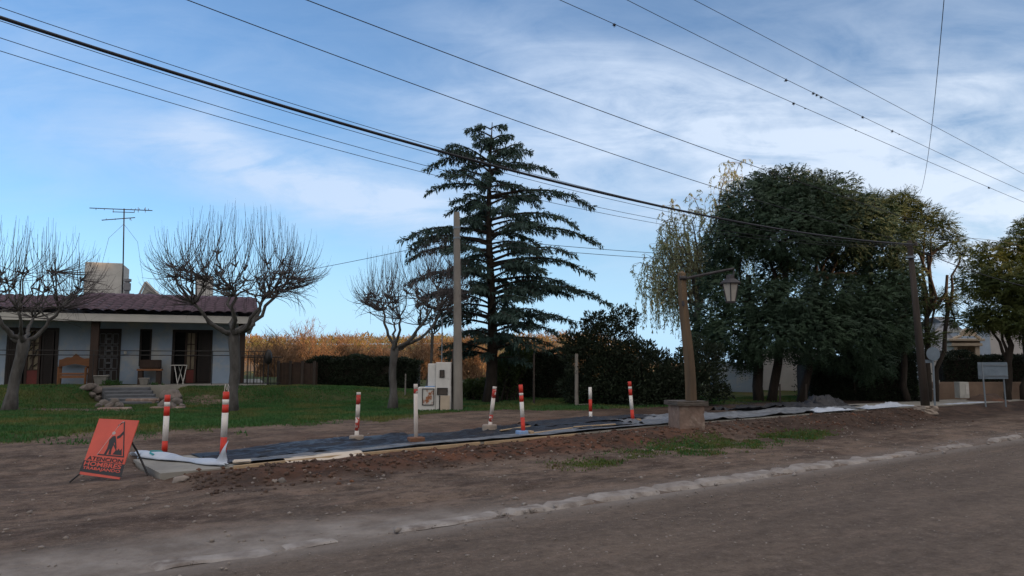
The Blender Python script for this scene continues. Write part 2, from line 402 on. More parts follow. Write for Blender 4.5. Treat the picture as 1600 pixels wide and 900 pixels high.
M['wire'] = mat('wire', (.012, .014, .022), (.02, .022, .03), 2, 2, .6)
M['galv'] = mat('galv', (.20, .24, .28), (.15, .18, .21), 6, 5, .45, metal=.3)
M['sign_back'] = mat('sign_back', (.17, .22, .27), (.12, .16, .20), 4, 5, .5)
M['brown_fence'] = mat('brown_fence', (.060, .040, .030), (.032, .022, .018), 3, 7, .9, .3, 15)
M['tan_wall'] = mat('tan_wall', (.24, .17, .125), (.16, .115, .09), 2, 7, .9, .3, 20)
M['cream'] = mat('cream', (.50, .42, .33), (.38, .32, .25), 2, 7, .9, .2, 20)
M['slate'] = mat('slate', (.20, .21, .23), (.13, .14, .155), 3, 7, .8, .2, 20)

def tile_material():
    m = mat('roof_tile', (.135, .090, .125), (.075, .052, .078), 3.5, 8, .55, .2, 30, c3=(.17, .13, .16), s3=5.0, t3=(.55, .72)); nt = m.node_tree; b = nt.nodes['Principled BSDF']
    src = b.inputs['Base Color'].links[0].from_socket; at_ = N(nt, 'ShaderNodeAttribute', attribute_name='joint_shade').outputs['Fac']
    L(nt, mixc(nt, at_, src, (.016, .012, .016)), b.inputs['Base Color']); return m
M['roof_tile'] = tile_material()

# ================================================================ GROUND
def ground_material():
    m = bpy.data.materials.new('ground'); m.use_nodes = True; nt = m.node_tree; b = nt.nodes['Principled BSDF']
    b.inputs['Roughness'].default_value = .95; b.inputs['Specular IOR Level'].default_value = .15
    tc = N(nt, 'ShaderNodeTexCoord'); co = tc.outputs['Object']
    rot = N(nt, 'ShaderNodeMapping'); L(nt, co, rot.inputs[0]); rot.inputs['Rotation'].default_value = (0, 0, -TH)
    st = N(nt, 'ShaderNodeMapping'); L(nt, rot.outputs[0], st.inputs[0]); st.inputs['Scale'].default_value = (.62, 1.5, 1)
    def noise(src, sc, d=8, r=.62): 
        n = N(nt, 'ShaderNodeTexNoise', inp={'Scale': sc, 'Detail': d, 'Roughness': r}); L(nt, src, n.inputs['Vector']); return n.outputs[0]
    def rng(v, a, b_): 
        n = N(nt, 'ShaderNodeMapRange', inp={'From Min': a, 'From Max': b_}); L(nt, v, n.inputs[0]); return n.outputs[0]
    A = lambda nme: N(nt, 'ShaderNodeAttribute', attribute_name=nme).outputs['Fac']
    nst = noise(st.outputs[0], 1.2); nf = noise(co, 7.0, 10, .7); nl = noise(co, .45, 6); nm = noise(co, 2.1, 8, .65)
    nt2 = noise(st.outputs[0], 3.4, 8); dirt = mixc(nt, rng(nst, .40, .60), DIRT1, DIRT2)
    dirt = mixc(nt, mth(nt, 'MULTIPLY', rng(nt2, .53, .62), .55), dirt, (.045, .030, .025))
    dirt = mixc(nt, mth(nt, 'MULTIPLY', rng(nt2, .46, .36), .5), dirt, (.22, .155, .125))
    dirt = mixc(nt, rng(nl, .52, .68), dirt, (.060, .040, .031))
    dirt = mixc(nt, mth(nt, 'MULTIPLY', rng(nf, .56, .72), .55), dirt, (.20, .165, .14))
    dirt = mixc(nt, mth(nt, 'MULTIPLY', rng(nf, .44, .32), .6), dirt, (.032, .022, .018))
    ng = noise(co, 34, 8, .8); dirt = mixc(nt, mth(nt, 'MULTIPLY', rng(ng, .55, .68), .75), dirt, (.27, .22, .19)); dirt = mixc(nt, mth(nt, 'MULTIPLY', rng(ng, .45, .34), .8), dirt, (.028, .020, .017))
    n6 = noise(co, 5.5, 12, .88); dirt = mixc(nt, mth(nt, 'MULTIPLY', rng(n6, .53, .60), .45), dirt, (.26, .20, .165)); dirt = mixc(nt, mth(nt, 'MULTIPLY', rng(n6, .47, .41), .55), dirt, (.036, .026, .022))
    # red turned-over earth of the spoil bank
    red = mixc(nt, rng(nm, .38, .62), (.135, .062, .038), (.050, .034, .027))
    c = mixc(nt, mth(nt, 'MULTIPLY', A('spoil'), .95), dirt, red)
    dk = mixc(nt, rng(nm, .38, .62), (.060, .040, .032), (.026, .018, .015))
    c = mixc(nt, mth(nt, 'MULTIPLY', A('dark_soil_and_shade'), mth(nt, 'MULTIPLY_ADD', nst, 1.2, .3, clamp=True)), c, dk)
    pale = mixc(nt, rng(nm, .35, .65), (.30, .27, .245), (.17, .145, .128))
    c = mixc(nt, mth(nt, 'MULTIPLY', A('pale'), mth(nt, 'MULTIPLY_ADD', nst, 1.7, .2, clamp=True)), c, pale)
    gr = mixc(nt, rng(nm, .4, .65), (.030, .052, .012), (.055, .060, .022))
    gr = mixc(nt, rng(nl, .50, .70), gr, (.085, .070, .032))
    gf = mth(nt, 'ADD', A('grass'), mth(nt, 'MULTIPLY', mth(nt, 'SUBTRACT', nm, .5), 1.2))
    c = mixc(nt, rng(gf, .38, .62), c, gr)
    L(nt, c, b.inputs['Base Color'])
    h = mth(nt, 'ADD', mth(nt, 'MULTIPLY', noise(co, 9, 10, .72), .6), mth(nt, 'MULTIPLY', noise(st.outputs[0], 3.0, 8), .7))
    bp = N(nt, 'ShaderNodeBump', inp={'Strength': 1.0, 'Distance': .06}); L(nt, h, bp.inputs['Height']); L(nt, bp.outputs[0], b.inputs['Normal'])
    return m
M['ground'] = ground_material()

def seq(*segs):
    out = []
    for a, b, st in segs: out.append(np.arange(a, b, st))
    return np.unique(np.round(np.concatenate(out), 4))
sa = np.concatenate([-np.geomspace(900, 21, 22), seq((-20, -8, .8), (-8, 26, .11), (26, 60, .4), (60, 120, 2)), np.geomspace(121, 1500, 20)])
na = np.concatenate([-np.geomspace(900, 9, 22), seq((-8, 5.6, .6), (5.6, 14.2, .085), (14.2, 34, .28), (34, 70, 1.0)), np.geomspace(71, 1500, 26)])
SS, NN = np.meshgrid(sa, na, indexing='ij')
XX, YY = sn2xy(SS, NN)
ZZ = height(XX, YY)
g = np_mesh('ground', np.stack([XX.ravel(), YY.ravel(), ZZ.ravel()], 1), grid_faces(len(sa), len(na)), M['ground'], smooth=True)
tag(g, 'bare brown earth verge with lawn behind', 'ground', kind='structure')
def grass_mask(x, y):
    s, n = xy2sn(x, y)
    edge = np.interp(x, [-30, -9, -6, -3, -1.7, 0, 3, 6, 10, 16, 30], [15.9, 15.9, 15.7, 15.3, 16.9, 17.3, 16.3, 15.3, 15.0, 14.6, 14.3])
    e = edge + 2.4 * (fbm(x, y, .32, 3, 5) - .5) + 1.0 * (fbm(x, y, 1.4, 3, 8) - .5)
    gmask = sst(-.55, .7, n - e)
    # worn earth in front of the steps and under the right hand trees
    gmask = gmask * (1 - .85 * np.exp(-(((x + 12.6) / 2.6) ** 2 + ((y - 21.2) / .75) ** 2)))
    gmask = gmask * (1 - .7 * np.exp(-(((x + 10.2) / .9) ** 2 + ((y - 25.0) / 1.2) ** 2)))
    # tufts on the verge in front of the stone pedestal
    p = np.exp(-(((s - 13.0) / 3.0) ** 2 + ((n - 9.55) / .52) ** 2))
    p2 = .62 * np.exp(-(((s - 10.0) / 4.0) ** 2 + ((n - 9.0) / .5) ** 2))
    p = np.clip(p * 1.25, 0, 1) * sst(.33, .55, fbm(x, y, 1.7, 3, 2)); p2 = p2 * sst(.35, .6, fbm(x, y, 1.7, 3, 6))
    return np.clip(np.maximum(gmask, np.maximum(p, p2)), 0, 1)
attr(g, 'grass', grass_mask(XX, YY))
pale = np.exp(-((NN - 6.95) / .38) ** 2) * (1 - .6 * sst(3.5, 6, SS)) + 1.0 * np.exp(-((NN - 7.25) / .55) ** 2) * (1 - sst(1.5, 6.0, SS))
attr(g, 'pale', np.clip(pale, 0, 1))
sp_ = sst(9.7, 10.2, NN) * (1 - sst(11.2, 11.6, NN)) * sst(1.9, 4.2, SS) * (1 - .75 * sst(10.5, 15, SS))
sp_ = sp_ + .45 * sst(12.9, 13.3, NN) * (1 - sst(14.2, 15.6, NN)) * sst(2, 5, SS) * (1 - sst(14, 18, SS)) * fbm(SS, NN, .8, 3, 4)
attr(g, 'spoil', np.clip(sp_, 0, 1))

attr(g, 'dark_soil_and_shade', np.clip(sst(11.5, 16, SS) * sst(8.6, 9.8, NN) * (1 - sst(40, 60, SS)) * .9 + .5 * sst(2.2, 3.2, SS) * (1 - sst(5, 7, SS)) * np.exp(-((NN - 10.2) / .6) ** 2), 0, 1))  # dark soil, with the shade under the right-hand trees painted in
# ---------------------------------------------------------------- road sheet
def road_material():
    m = bpy.data.materials.new('road'); m.use_nodes = True; nt = m.node_tree; b = nt.nodes['Principled BSDF']
    b.inputs['Roughness'].default_value = .93; b.inputs['Specular IOR Level'].default_value = .2
    tc = N(nt, 'ShaderNodeTexCoord'); co = tc.outputs['Object']
    rot = N(nt, 'ShaderNodeMapping'); L(nt, co, rot.inputs[0]); rot.inputs['Rotation'].default_value = (0, 0, -TH)
    st = N(nt, 'ShaderNodeMapping'); L(nt, rot.outputs[0], st.inputs[0]); st.inputs['Scale'].default_value = (.30, 1.4, 1)
    def noise(src, sc, d=8, r=.62):
        n = N(nt, 'ShaderNodeTexNoise', inp={'Scale': sc, 'Detail': d, 'Roughness': r}); L(nt, src, n.inputs['Vector']); return n.outputs[0]
    def rng(v, a, b_):
        n = N(nt, 'ShaderNodeMapRange', inp={'From Min': a, 'From Max': b_}); L(nt, v, n.inputs[0]); return n.outputs[0]
    nst = noise(st.outputs[0], 1.1); nf = noise(co, 11, 10, .75); nl = noise(co, .35, 5)
    vo = N(nt, 'ShaderNodeTexVoronoi', inp={'Scale': 16.0, 'Randomness': 1.0}); L(nt, co, vo.inputs['Vector'])
    peb = rng(vo.outputs['Distance'], .24, .12)
    c = mixc(nt, rng(nst, .35, .65), ROAD1, ROAD2)
    c = mixc(nt, mth(nt, 'MULTIPLY', rng(nl, .5, .68), .7), c, (.125, .098, .080))
    c = mixc(nt, mth(nt, 'MULTIPLY', rng(nf, .55, .75), .5), c, (.19, .165, .145))
    c = mixc(nt, mth(nt, 'MULTIPLY', rng(nf, .45, .3), .45), c, (.045, .034, .028))
    c = mixc(nt, mth(nt, 'MULTIPLY', peb, mth(nt, 'MULTIPLY', rng(noise(co, 1.7, 4), .52, .6), .6)), c, (.23, .20, .18))
    ng = noise(co, 38, 8, .8); c = mixc(nt, mth(nt, 'MULTIPLY', rng(ng, .56, .68), .65), c, (.27, .22, .185)); c = mixc(nt, mth(nt, 'MULTIPLY', rng(ng, .44, .34), .7), c, (.032, .024, .020))
    n6 = noise(co, 6.5, 12, .88); c = mixc(nt, mth(nt, 'MULTIPLY', rng(n6, .53, .60), .45), c, (.23, .18, .15)); c = mixc(nt, mth(nt, 'MULTIPLY', rng(n6, .47, .41), .55), c, (.045, .034, .028))
    trk = noise(st.outputs[0], 2.6, 12, .85); c = mixc(nt, mth(nt, 'MULTIPLY', rng(trk, .53, .62), .38), c, (.21, .155, .125)); c = mixc(nt, mth(nt, 'MULTIPLY', rng(trk, .46, .38), .38), c, (.055, .040, .033))
    pl = N(nt, 'ShaderNodeAttribute', attribute_name='pale').outputs['Fac']
    c = mixc(nt, mth(nt, 'MULTIPLY', pl, rng(nst, .25, .62)), c, (.25, .225, .205))
    L(nt, c, b.inputs['Base Color'])
    h = mth(nt, 'ADD', mth(nt, 'MULTIPLY', nf, .5), mth(nt, 'ADD', mth(nt, 'MULTIPLY', noise(st.outputs[0], 4, 8), .5), mth(nt, 'MULTIPLY', peb, .15)))
    bp = N(nt, 'ShaderNodeBump', inp={'Strength': .8, 'Distance': .035}); L(nt, h, bp.inputs['Height']); L(nt, bp.outputs[0], b.inputs['Normal'])
    return m
rs_ = np.concatenate([-np.geomspace(300, 9, 16), seq((-8, 30, .2), (30, 80, 1)), np.geomspace(82, 900, 18)])
rn_ = seq((-4, 2, .4), (2, 6.61, .115))
RS, RN = np.meshgrid(rs_, rn_, indexing='ij')
RX, RY = sn2xy(RS, RN)
RZ = .004 + .02 * (fbm(RS * .3, RN, .9, 3, 6) - .5) * (1 - sst(6.2, 6.6, RN)) + .03 * np.cos(np.clip((RN - 2) / 4.6, -1, 1) * math.pi / 2) 
RX = RX - US * .10 * (fbm(RS, RN * 0, .9, 3, 2) - .5) * sst(6.0, 6.6, RN); 
rd = np_mesh('road', np.stack([RX.ravel(), RY.ravel(), RZ.ravel()], 1), grid_faces(len(rs_), len(rn_)), road_material(), smooth=True)
tag(rd, 'compacted brown gravel road', 'road', kind='structure')
attr(rd, 'pale', np.clip(np.exp(-((RN - 6.6) / .28) ** 2) * .75, 0, 1))

# ---------------------------------------------------------------- broken kerb strip
rnd = random.Random(11)
mbk = MB(); s_ = 1.4
def kerb_piece(s0, s1, n0, n1, h):
    nu = max(3, int((s1 - s0) / .07)); nv = 7
    su = np.linspace(s0, s1, nu); nv_ = np.linspace(n0, n1, nv)
    a, b = np.meshgrid(su, nv_, indexing='ij')
    e = fbm(a, b, 3.0, 3, 1)
    t_ = (b - n0) / (n1 - n0); bb = b + .30 * (fbm(a, b * 0, 2.2, 4, 3) - .5) * (1 - t_ * .5) + .10 * (e - .5)
    prof = np.interp(t_, [0, .06, .12, .55, .93, 1], [-.2, .55, .75, 1.0, .9, -.3])
    end = np.minimum(sst(0, .035, a - s0 + .10 * (e - .5)), sst(0, .035, s1 - a + .10 * (e - .5)))
    z = .0 + h * prof * (.35 + .65 * end) * (.55 + .8 * e) - .03 * (1 - end)
    x, y = sn2xy(a, bb)
    mbk.add(np.stack([x.ravel(), y.ravel(), z.ravel()], 1).tolist(), grid_faces(nu, nv).tolist())
while s_ < 46:
    ln = rnd.uniform(.35, 1.9)
    if s_ < 3.7: keep, h, w = rnd.random() < .75, .016, .26
    elif s_ < 12.2: keep, h, w = True, .048, .33
    elif s_ < 15.5: keep, h, w = rnd.random() < .55, .03, .24
    else: keep, h, w = rnd.random() < .5, .05, .26
    if keep: kerb_piece(s_, s_ + ln - rnd.uniform(.0, .03), 6.64 + rnd.uniform(-.02, .03), 6.64 + w + rnd.uniform(-.03, .05), h * rnd.uniform(.85, 1.15))
    s_ += ln
k_ = mbk.build('kerb', M['kerb'])
tag(k_, 'broken pale concrete kerb along the gravel road', 'kerb', kind='structure')

# ---------------------------------------------------------------- pavement slab
ss = np.arange(SEND, 42, .4)
mb = MB()
for i in range(len(ss) - 1):
    a, b = ss[i], ss[i + 1]
    za, zb = float(zsw(a)), float(zsw(b))
    q = [sn2xy(a, SIDE0) + (za,), sn2xy(b, SIDE0) + (zb,), sn2xy(b, SIDE1) + (zb,), sn2xy(a, SIDE1) + (za,)]
    p = [(v[0], v[1], v[2] - .17) for v in q]
    fs = [(0, 1, 2, 3), (0, 4, 5, 1), (3, 2, 6, 7)]
    if i == 0: fs.append((0, 3, 7, 4))
    if i == len(ss) - 2: fs.append((1, 5, 6, 2))
    mb.add(q + p, fs)
sw = mb.build('pavement', M['concrete'])
tag(sw, 'new concrete pavement slab under plastic sheets', 'pavement', kind='structure')

def drape(name, s0, s1, n0f, n1f, amp, matn, label, cat='plastic sheet', group=None, lift=.006, du=.06, dv=.05, ox=0, holes=None, wr=(3.5, .9)):
    """a thin crumpled sheet lying over the pavement; edges n0f(s), n1f(s)"""
    nu = int((s1 - s0) / du) + 2; nv = int(2.0 / dv)
    su = np.linspace(s0, s1, nu); tv = np.linspace(0, 1, nv)
    a, t_ = np.meshgrid(su, tv, indexing='ij')
    w = .10 * (fbm(a, a * 0, 1.1, 4, ox + 3) - .5)
    lo = n0f(a) + w; hi = n1f(a) + .35 * (fbm(a, a * 0, .9, 4, ox + 9) - .5)
    b = lo + (hi - lo) * t_
    aa = a + .12 * (fbm(a, b, 1.2, 3, ox + 12) - .5)
    wn = np.abs(fbm(a * wr[1], b * wr[0], 1.0, 5, ox) - .5) * 2
    wn = 1 - np.clip(wn * 2.2, 0, 1)
    z = zsw(aa) + lift + amp * (wn ** 2) + .25 * amp * fbm(a, b, 6, 2, ox + 5)
    off = sst(SIDE1 - .02, SIDE1 + .15, b); z = z - off * .015
    off2 = 1 - sst(SIDE0 - .12, SIDE0 - .02, b); z = z - off2 * .03
    x, y = sn2xy(aa, b)
    F = grid_faces(nu, nv)
    o = np_mesh(name, np.stack([x.ravel(), y.ravel(), z.ravel()], 1), F, M[matn], smooth=True)
    so = o.modifiers.new('thick', 'SOLIDIFY'); so.thickness = .003; so.offset = 1
    return tag(o, label, cat, group)
GS = 'plastic sheets over the new pavement'
I = np.interp
drape('plastic_sheet', 3.25, 12.0, lambda s: I(s, [3, 4, 8, 12], [11.45, 11.5, 11.5, 11.4]), lambda s: I(s, [3, 5, 9, 12], [13.0, 13.15, 13.3, 13.15]), .055, 'plastic_black',
      'long black plastic sheet over the near pavement, between the leaning barrier posts', group=GS, ox=0)
drape('plastic_sheet', 3.45, 12.6, lambda s: I(s, [3, 8, 13], [11.18, 11.17, 11.2]), lambda s: I(s, [3, 5, 8, 12.6], [11.50, 11.45, 11.55, 12.0]), .022, 'plastic_grey',
      'narrow grey plastic strip along the front edge of the near pavement', group=GS, ox=20, lift=.030, wr=(6, .5))
drape('plastic_sheet', 12.0, 21.0, lambda s: I(s, [12, 21], [11.16, 11.2]), lambda s: I(s, [12, 16, 21], [12.9, 12.7, 12.8]), .06, 'plastic_grey',
      'grey blue plastic sheet behind the stone lamp pedestal', group=GS, ox=40, lift=.02)
drape('plastic_sheet', 10.0, 13.5, lambda s: I(s, [10, 13.5], [12.2, 12.3]), lambda s: I(s, [10, 13.5], [13.2, 13.3]), .05, 'plastic_black',
      'rumpled black plastic piece around the white and red post at the rear edge', group=GS, ox=60, lift=.05)
drape('plastic_sheet', 16.5, 21.5, lambda s: I(s, [16, 22], [12.5, 12.3]), lambda s: I(s, [16, 22], [13.2, 13.3]), .10, 'plastic_black',
      'black plastic bunched at the rear edge beside the crumpled white tarp', group=GS, ox=80, lift=.05)

def crumple(name, s0, s1, n0, n1, zb, amp, matn, label, seed, group=None, taper=.25, cat='tarp', f=1.5):
    nu = int((s1 - s0) / .04) + 2; nv = int((n1 - n0) / .04) + 2
    a, b = np.meshgrid(np.linspace(s0, s1, nu), np.linspace(n0, n1, nv), indexing='ij')
    u = (a - s0) / (s1 - s0); v = (b - n0) / (n1 - n0)
    r = 1 - np.abs(fbm(a, b, f, 3, seed) - .5) * 4; r2 = 1 - np.abs(fbm(a, b, f * 2.6, 3, seed + 5) - .5) * 4
    env = np.minimum(1, np.minimum(u, 1 - u) / taper) * np.minimum(1, np.minimum(v, 1 - v) / .3)
    z = zsw(a) + zb + amp * np.clip(env, 0, 1) * (.7 * np.clip(r, 0, 1) ** 1.5 + .45 * np.clip(r2, 0, 1) ** 1.5 + .05)
    bb = b + .30 * (fbm(a, b * 0, 1.1, 3, seed + 2) - .5) + .1 * (fbm(a, b, 4, 2, seed) - .5); aa = a + .25 * (fbm(a * 0, b, 1.6, 3, seed + 8) - .5)
    x, y = sn2xy(aa, bb)
    o = np_mesh(name, np.stack([x.ravel(), y.ravel(), z.ravel()], 1), grid_faces(nu, nv), M[matn])
    so = o.modifiers.new('thick', 'SOLIDIFY'); so.thickness = .004; so.offset = 1
    return tag(o, label, cat, group)
GT = 'crumpled tarps at the far end of the pavement'
crumple('tarp', 18.3, 20.3, 11.05, 11.6, .03, .09, 'tarp_white', 'narrow pale tarp strip lying left of the dark bunched tarp', 3, GT)
crumple('tarp', 19.3, 21.6, 11.7, 12.7, .05, .30, 'plastic_black', 'dark blue crumpled tarp heap behind the white strips', 13, GT, f=2.2)
crumple('tarp', 20.9, 24.2, 11.15, 11.7, .01, .13, 'tarp_white', 'long white crumpled tarp, the largest of the far heap', 23, GT)
crumple('tarp', 26.2, 29.5, 11.2, 11.45, .0, .03, 'tarp_white', 'thin white tarp on the pavement just left of the leaning utility pole', 33, GT)

# formwork boards and paper along the front edge
def board(s0, s1, n, w, h, z, label, matn='board', rz=0):
    m_ = MB(); a = Vector(sn2xy(s0, n) + (float(zsw(s0)) + z,)); b = Vector(sn2xy(s1, n + rz) + (float(zsw(s1)) + z,))
    c = (a + b) / 2; d = (b - a); ln = d.length
    tl = Matrix.Rotation(-math.atan2(d.z, math.hypot(d.x, d.y)), 3, 'Y')
    m_.box((0, 0, 0), (ln, w, h), math.atan2(d.y, d.x), 0, tl)
    o = m_.build('formwork_board', M[matn], bevel=.004); o.location = c
    return tag(o, label, 'board', 'formwork boards along the pavement')
board(3.35, 5.0, 11.09, .05, .10, -.03, 'tan formwork board at the near end, beside the taller leaning post')
board(5.05, 7.6, 11.08, .05, .10, -.03, 'tan formwork board in front of the rust based white post')
board(7.7, 9.9, 11.08, .04, .09, -.03, 'thin grey tan formwork board below the blue based post')
board(9.0, 10.3, 11.45, .07, .02, .05, 'short loose board lying skewed on the plastic near the middle', rz=.25)
board(10.4, 11.4, 11.75, .06, .02, .06, 'loose board on the plastic between the white red post and the leaning post', rz=-.2)
board(8.9, 9.9, 12.25, .05, .02, .06, 'pale lath lying on the plastic in front of the red based post', rz=.3)
# torn paper sack lying along the edge
nu, nv = 40, 8
a, b = np.meshgrid(np.linspace(4.1, 5.35, nu), np.linspace(10.98, 11.22, nv), indexing='ij')
hh = zsw(a) + .02 + .03 * fbm(a, b, 4, 3, 4) - .06 * (1 - sst(10.98, 11.14, b)); bb = b + .10 * (fbm(a, b * 0, 3.5, 3, 9) - .5)
x, y = sn2xy(a, bb)
o = np_mesh('paper_sack', np.stack([x.ravel(), y.ravel(), hh.ravel()], 1), grid_faces(nu, nv), M['paper'], smooth=True)
so = o.modifiers.new('thick', 'SOLIDIFY'); so.thickness = .004; so.offset = 1
tag(o, 'torn cream paper sack flattened along the front edge of the pavement', 'paper sack')

# ---------------------------------------------------------------- folded white tarp at the slab end
def folded_tarp():
    root = thing('folded_tarp', 'folded white tarp with teal lettering across the near end of the slab', 'tarp', ground_at(290, 722))
    A = Vector(sn2xy(2.62, 13.15)); B = Vector(sn2xy(3.30, 11.22))
    nu, nv = 60, 26
    V = []
    for i in range(nu):
        u = i / (nu - 1)
        p = A.lerp(B, u); d = (B - A).normalized(); nrm = Vector((d.y, -d.x))     # nrm to the left / near side
        w = (.27 + .08 * math.sin(u * 5 + 1)) * (1 - .35 * u) + .06 * math.sin(u * 11)
        hb = .075 * (1 - u) ** .6 + .025 + .02 * math.sin(u * 9)
        for j in range(nv):
            v = j / (nv - 1)
            off = (v - .5) * w
            z = hb * (max(0, math.sin(v * math.pi)) ** .55) * (.8 + .35 * math.sin(v * 9 + u * 6) * .4)
            z += .022 * float(fbm(np.array([u * 3.0]), np.array([v * 2.0]), 2.3, 3, 7)[0])
            q = p + nrm * (off + .03 * math.sin(u * 13 + v * 3)) + d * .03 * math.sin(v * 7)
            z0 = max(gz(q.x, q.y), float(zsw(max(2.4, xy2sn(q.x, q.y)[0]))) if xy2sn(q.x, q.y)[1] < 13.05 and xy2sn(q.x, q.y)[0] > 2.4 else -1)
            V.append((q.x, q.y, z0 + .012 + z))
    o = np_mesh('tarp_body', V, grid_faces(nu, nv), M['tarp_white'], root, smooth=True)
    so = o.modifiers.new('thick', 'SOLIDIFY'); so.thickness = .004; so.offset = 1
    # loose end beyond the slab
    V = []
    C0 = Vector(sn2xy(2.62, 13.12)); dd = Vector(sn2xy(2.52, 13.62)) - C0
    for i in range(16):
        for j in range(12):
            u, v = i / 15, j / 11
            q = C0 + dd * u + Vector((dd.y, -dd.x)).normalized() * (v - .5) * (.30 - .14 * u)
            V.append((q.x, q.y, gz(q.x, q.y) + .13 * (1 - .3 * u) - .05 + .04 * math.sin(v * 6 + u * 3)))
    o = np_mesh('loose_end', V, grid_faces(16, 12), M['tarp_white'], root, smooth=True)
    so = o.modifiers.new('thick', 'SOLIDIFY'); so.thickness = .004
    # standing corner
    e = Vector(sn2xy(3.32, 11.25)); z0 = float(zsw(3.3))
    V = []
    for i in range(14):
        for j in range(8):
            u, v = i / 13, j / 7
            wd = .22 * (1 - u) ** 1.3 + .015
            V.append((e.x - .13 + .11 * u + (v - .5) * wd, e.y + .04 - .05 * v + .03 * math.sin(u * 7), z0 + .01 + .34 * u + .01 * math.sin(v * 9)))
    o = np_mesh('standing_corner', V, grid_faces(14, 8), M['tarp_white'], root, smooth=True)
    so = o.modifiers.new('thick', 'SOLIDIFY'); so.thickness = .004
    # teal lettering mark: a bent stroke
    m_ = MB()
    pts = [at(238, 704, 0), ]
    mk = [(0.13, .40), (0.185, .50), (0.165, .66), (0.12, .74), (0.14, .86), (0.19, .90)]
    P = []
    for (u, v) in mk:
        p = A.lerp(B, u); d = (B - A).normalized(); nrm = Vector((d.y, -d.x))
        w = (.27 + .08 * math.sin(u * 5 + 1)) * (1 - .35 * u) + .06 * math.sin(u * 11)
        hb = .075 * (1 - u) ** .6 + .025 + .02 * math.sin(u * 9)
        q = p + nrm * ((v - .5) * w + .03 * math.sin(u * 13 + v * 3)) + d * .03 * math.sin(v * 7)
        z = hb * (math.sin(v * math.pi) ** .55) * (.8 + .35 * math.sin(v * 9 + u * 6) * .4) + .022 * float(fbm(np.array([u * 3.0]), np.array([v * 2.0]), 2.3, 3, 7)[0])
        s_n = xy2sn(q.x, q.y)
        z0 = max(gz(q.x, q.y), float(zsw(max(2.4, s_n[0]))) if s_n[1] < 13.05 and s_n[0] > 2.4 else -1)
        P.append(Vector((q.x, q.y, z0 + .018 + z)))
    m_.tube(P, .016, 6); m_.build('teal_mark', M['teal'], root)
folded_tarp()
m_ = MB(); c = Vector(sn2xy(3.52, 11.25)); 
m_.box((0, 0, 0), (.26, .13, .05), rad(20))
o = m_.build('stone_block', M['paper'], bevel=.02); o.location = (c.x, c.y, float(zsw(3.5)) + .05)
tag(o, 'pale flat stone weighing down the tarp beside the taller near post', 'stone')

# ---------------------------------------------------------------- clods, stones, gravel (stuff nobody could count)
def rock_v(r, seed, flat=.7, sub=1):
    bm = bmesh.new(); bmesh.ops.create_icosphere(bm, subdivisions=sub, radius=1)
    rr = random.Random(seed)
    for v in bm.verts:
        k = rr.uniform(.62, 1.25); v.co = Vector((v.co.x * k * r, v.co.y * k * r * rr.uniform(.85, 1.0), v.co.z * k * r * flat))
    vs = np.array([v.co[:] for v in bm.verts]); fs = np.array([[v.index for v in f.verts] for f in bm.faces]); bm.free(); return vs, fs
def scatter(name, n, fs_n, size, mat_, label, cat, seed, sub=1, pw=5.0):
    rr = np.random.RandomState(seed); protos = [rock_v(1, seed + k, .65, sub) for k in range(5)]
    Vs, Fs, k = [], [], 0
    for i in range(n):
        s_, n_ = fs_n(rr); x, y = sn2xy(s_, n_)
        r = size[0] + (size[1] - size[0]) * rr.rand() ** pw
        v, f = protos[i % 5]; a = rr.rand() * 6.28; c, s2 = math.cos(a), math.sin(a)
        vv = v * r; vv = np.stack([vv[:, 0] * c - vv[:, 1] * s2 + x, vv[:, 0] * s2 + vv[:, 1] * c + y, vv[:, 2] + gz(x, y) + r * .2 if n_ > 6.7 else vv[:, 2] + .02 + r * .1], 1)
        Vs.append(vv); Fs.append(f + k); k += len(v)
    o = np_mesh(name, np.concatenate(Vs), np.concatenate(Fs), mat_, smooth=False)
    return tag(o, label, cat, kind='stuff')
scatter('earth_clods', 6000, lambda r: (2.6 + 20 * r.rand() ** 1.2, 10.4 + .42 * r.randn()), (.003, .05), M['clod'], 'reddish earth clods of the spoil bank in front of the pavement', 'earth', 5)
scatter('loose_stones', 3800, lambda r: (-4 + 26 * r.rand(), 9.9 + 1.0 * r.randn() if r.rand() < .3 else 7 + 7 * r.rand()), (.004, .035), M['pebble'], 'small grey stones scattered over the bare earth verge', 'stones', 6)
scatter('road_gravel', 7000, lambda r: (-3 + 22 * r.rand() ** 1.1, 1.5 + 5.2 * r.rand()), (.0025, .020), M['pebble'], 'loose pale gravel scattered on the road surface', 'gravel', 8, pw=4.0)
scatter('kerb_rubble', 700, lambda r: (3.0 + 26 * r.rand(), 6.85 + .2 * r.randn()), (.008, .05), M['kerb'], 'crumbled concrete bits along the broken kerb', 'rubble', 9)
# two larger stones seen in the bank
def rock_obj(name, c, r, label, matn='stone', group=None, seed=0, flat=.7, rz=0.0, sx_=1.0, sub=2):
    v, f = rock_v(1, seed, flat, sub)
    v = v * np.array([r * sx_, r, r])
    o = np_mesh(name, v, f, M[matn]); o.location = c; o.rotation_euler = (0, 0, rz)
    md = o.modifiers.new('b', 'BEVEL'); md.width = r * .08; md.segments = 1
    return tag(o, label, 'rock', group)
for i, (px, py, r, lb) in enumerate([(282, 752, .085, 'large pale stone lying in the spoil bank right of the warning sign'), (430, 754, .05, 'grey round stone in the bank below the pavement, left of its darker neighbour'),
                              (441, 753, .06, 'darker grey stone in the bank, right of the paler round one')]):
    p = ground_at(px, py); rock_obj('rock', (p.x, p.y, p.z + r * .2), r, lb, 'pebble' if i < 2 else 'stone', 'stones in the spoil bank', 40 + i, .7, i, 1.4 if i == 0 else 1)

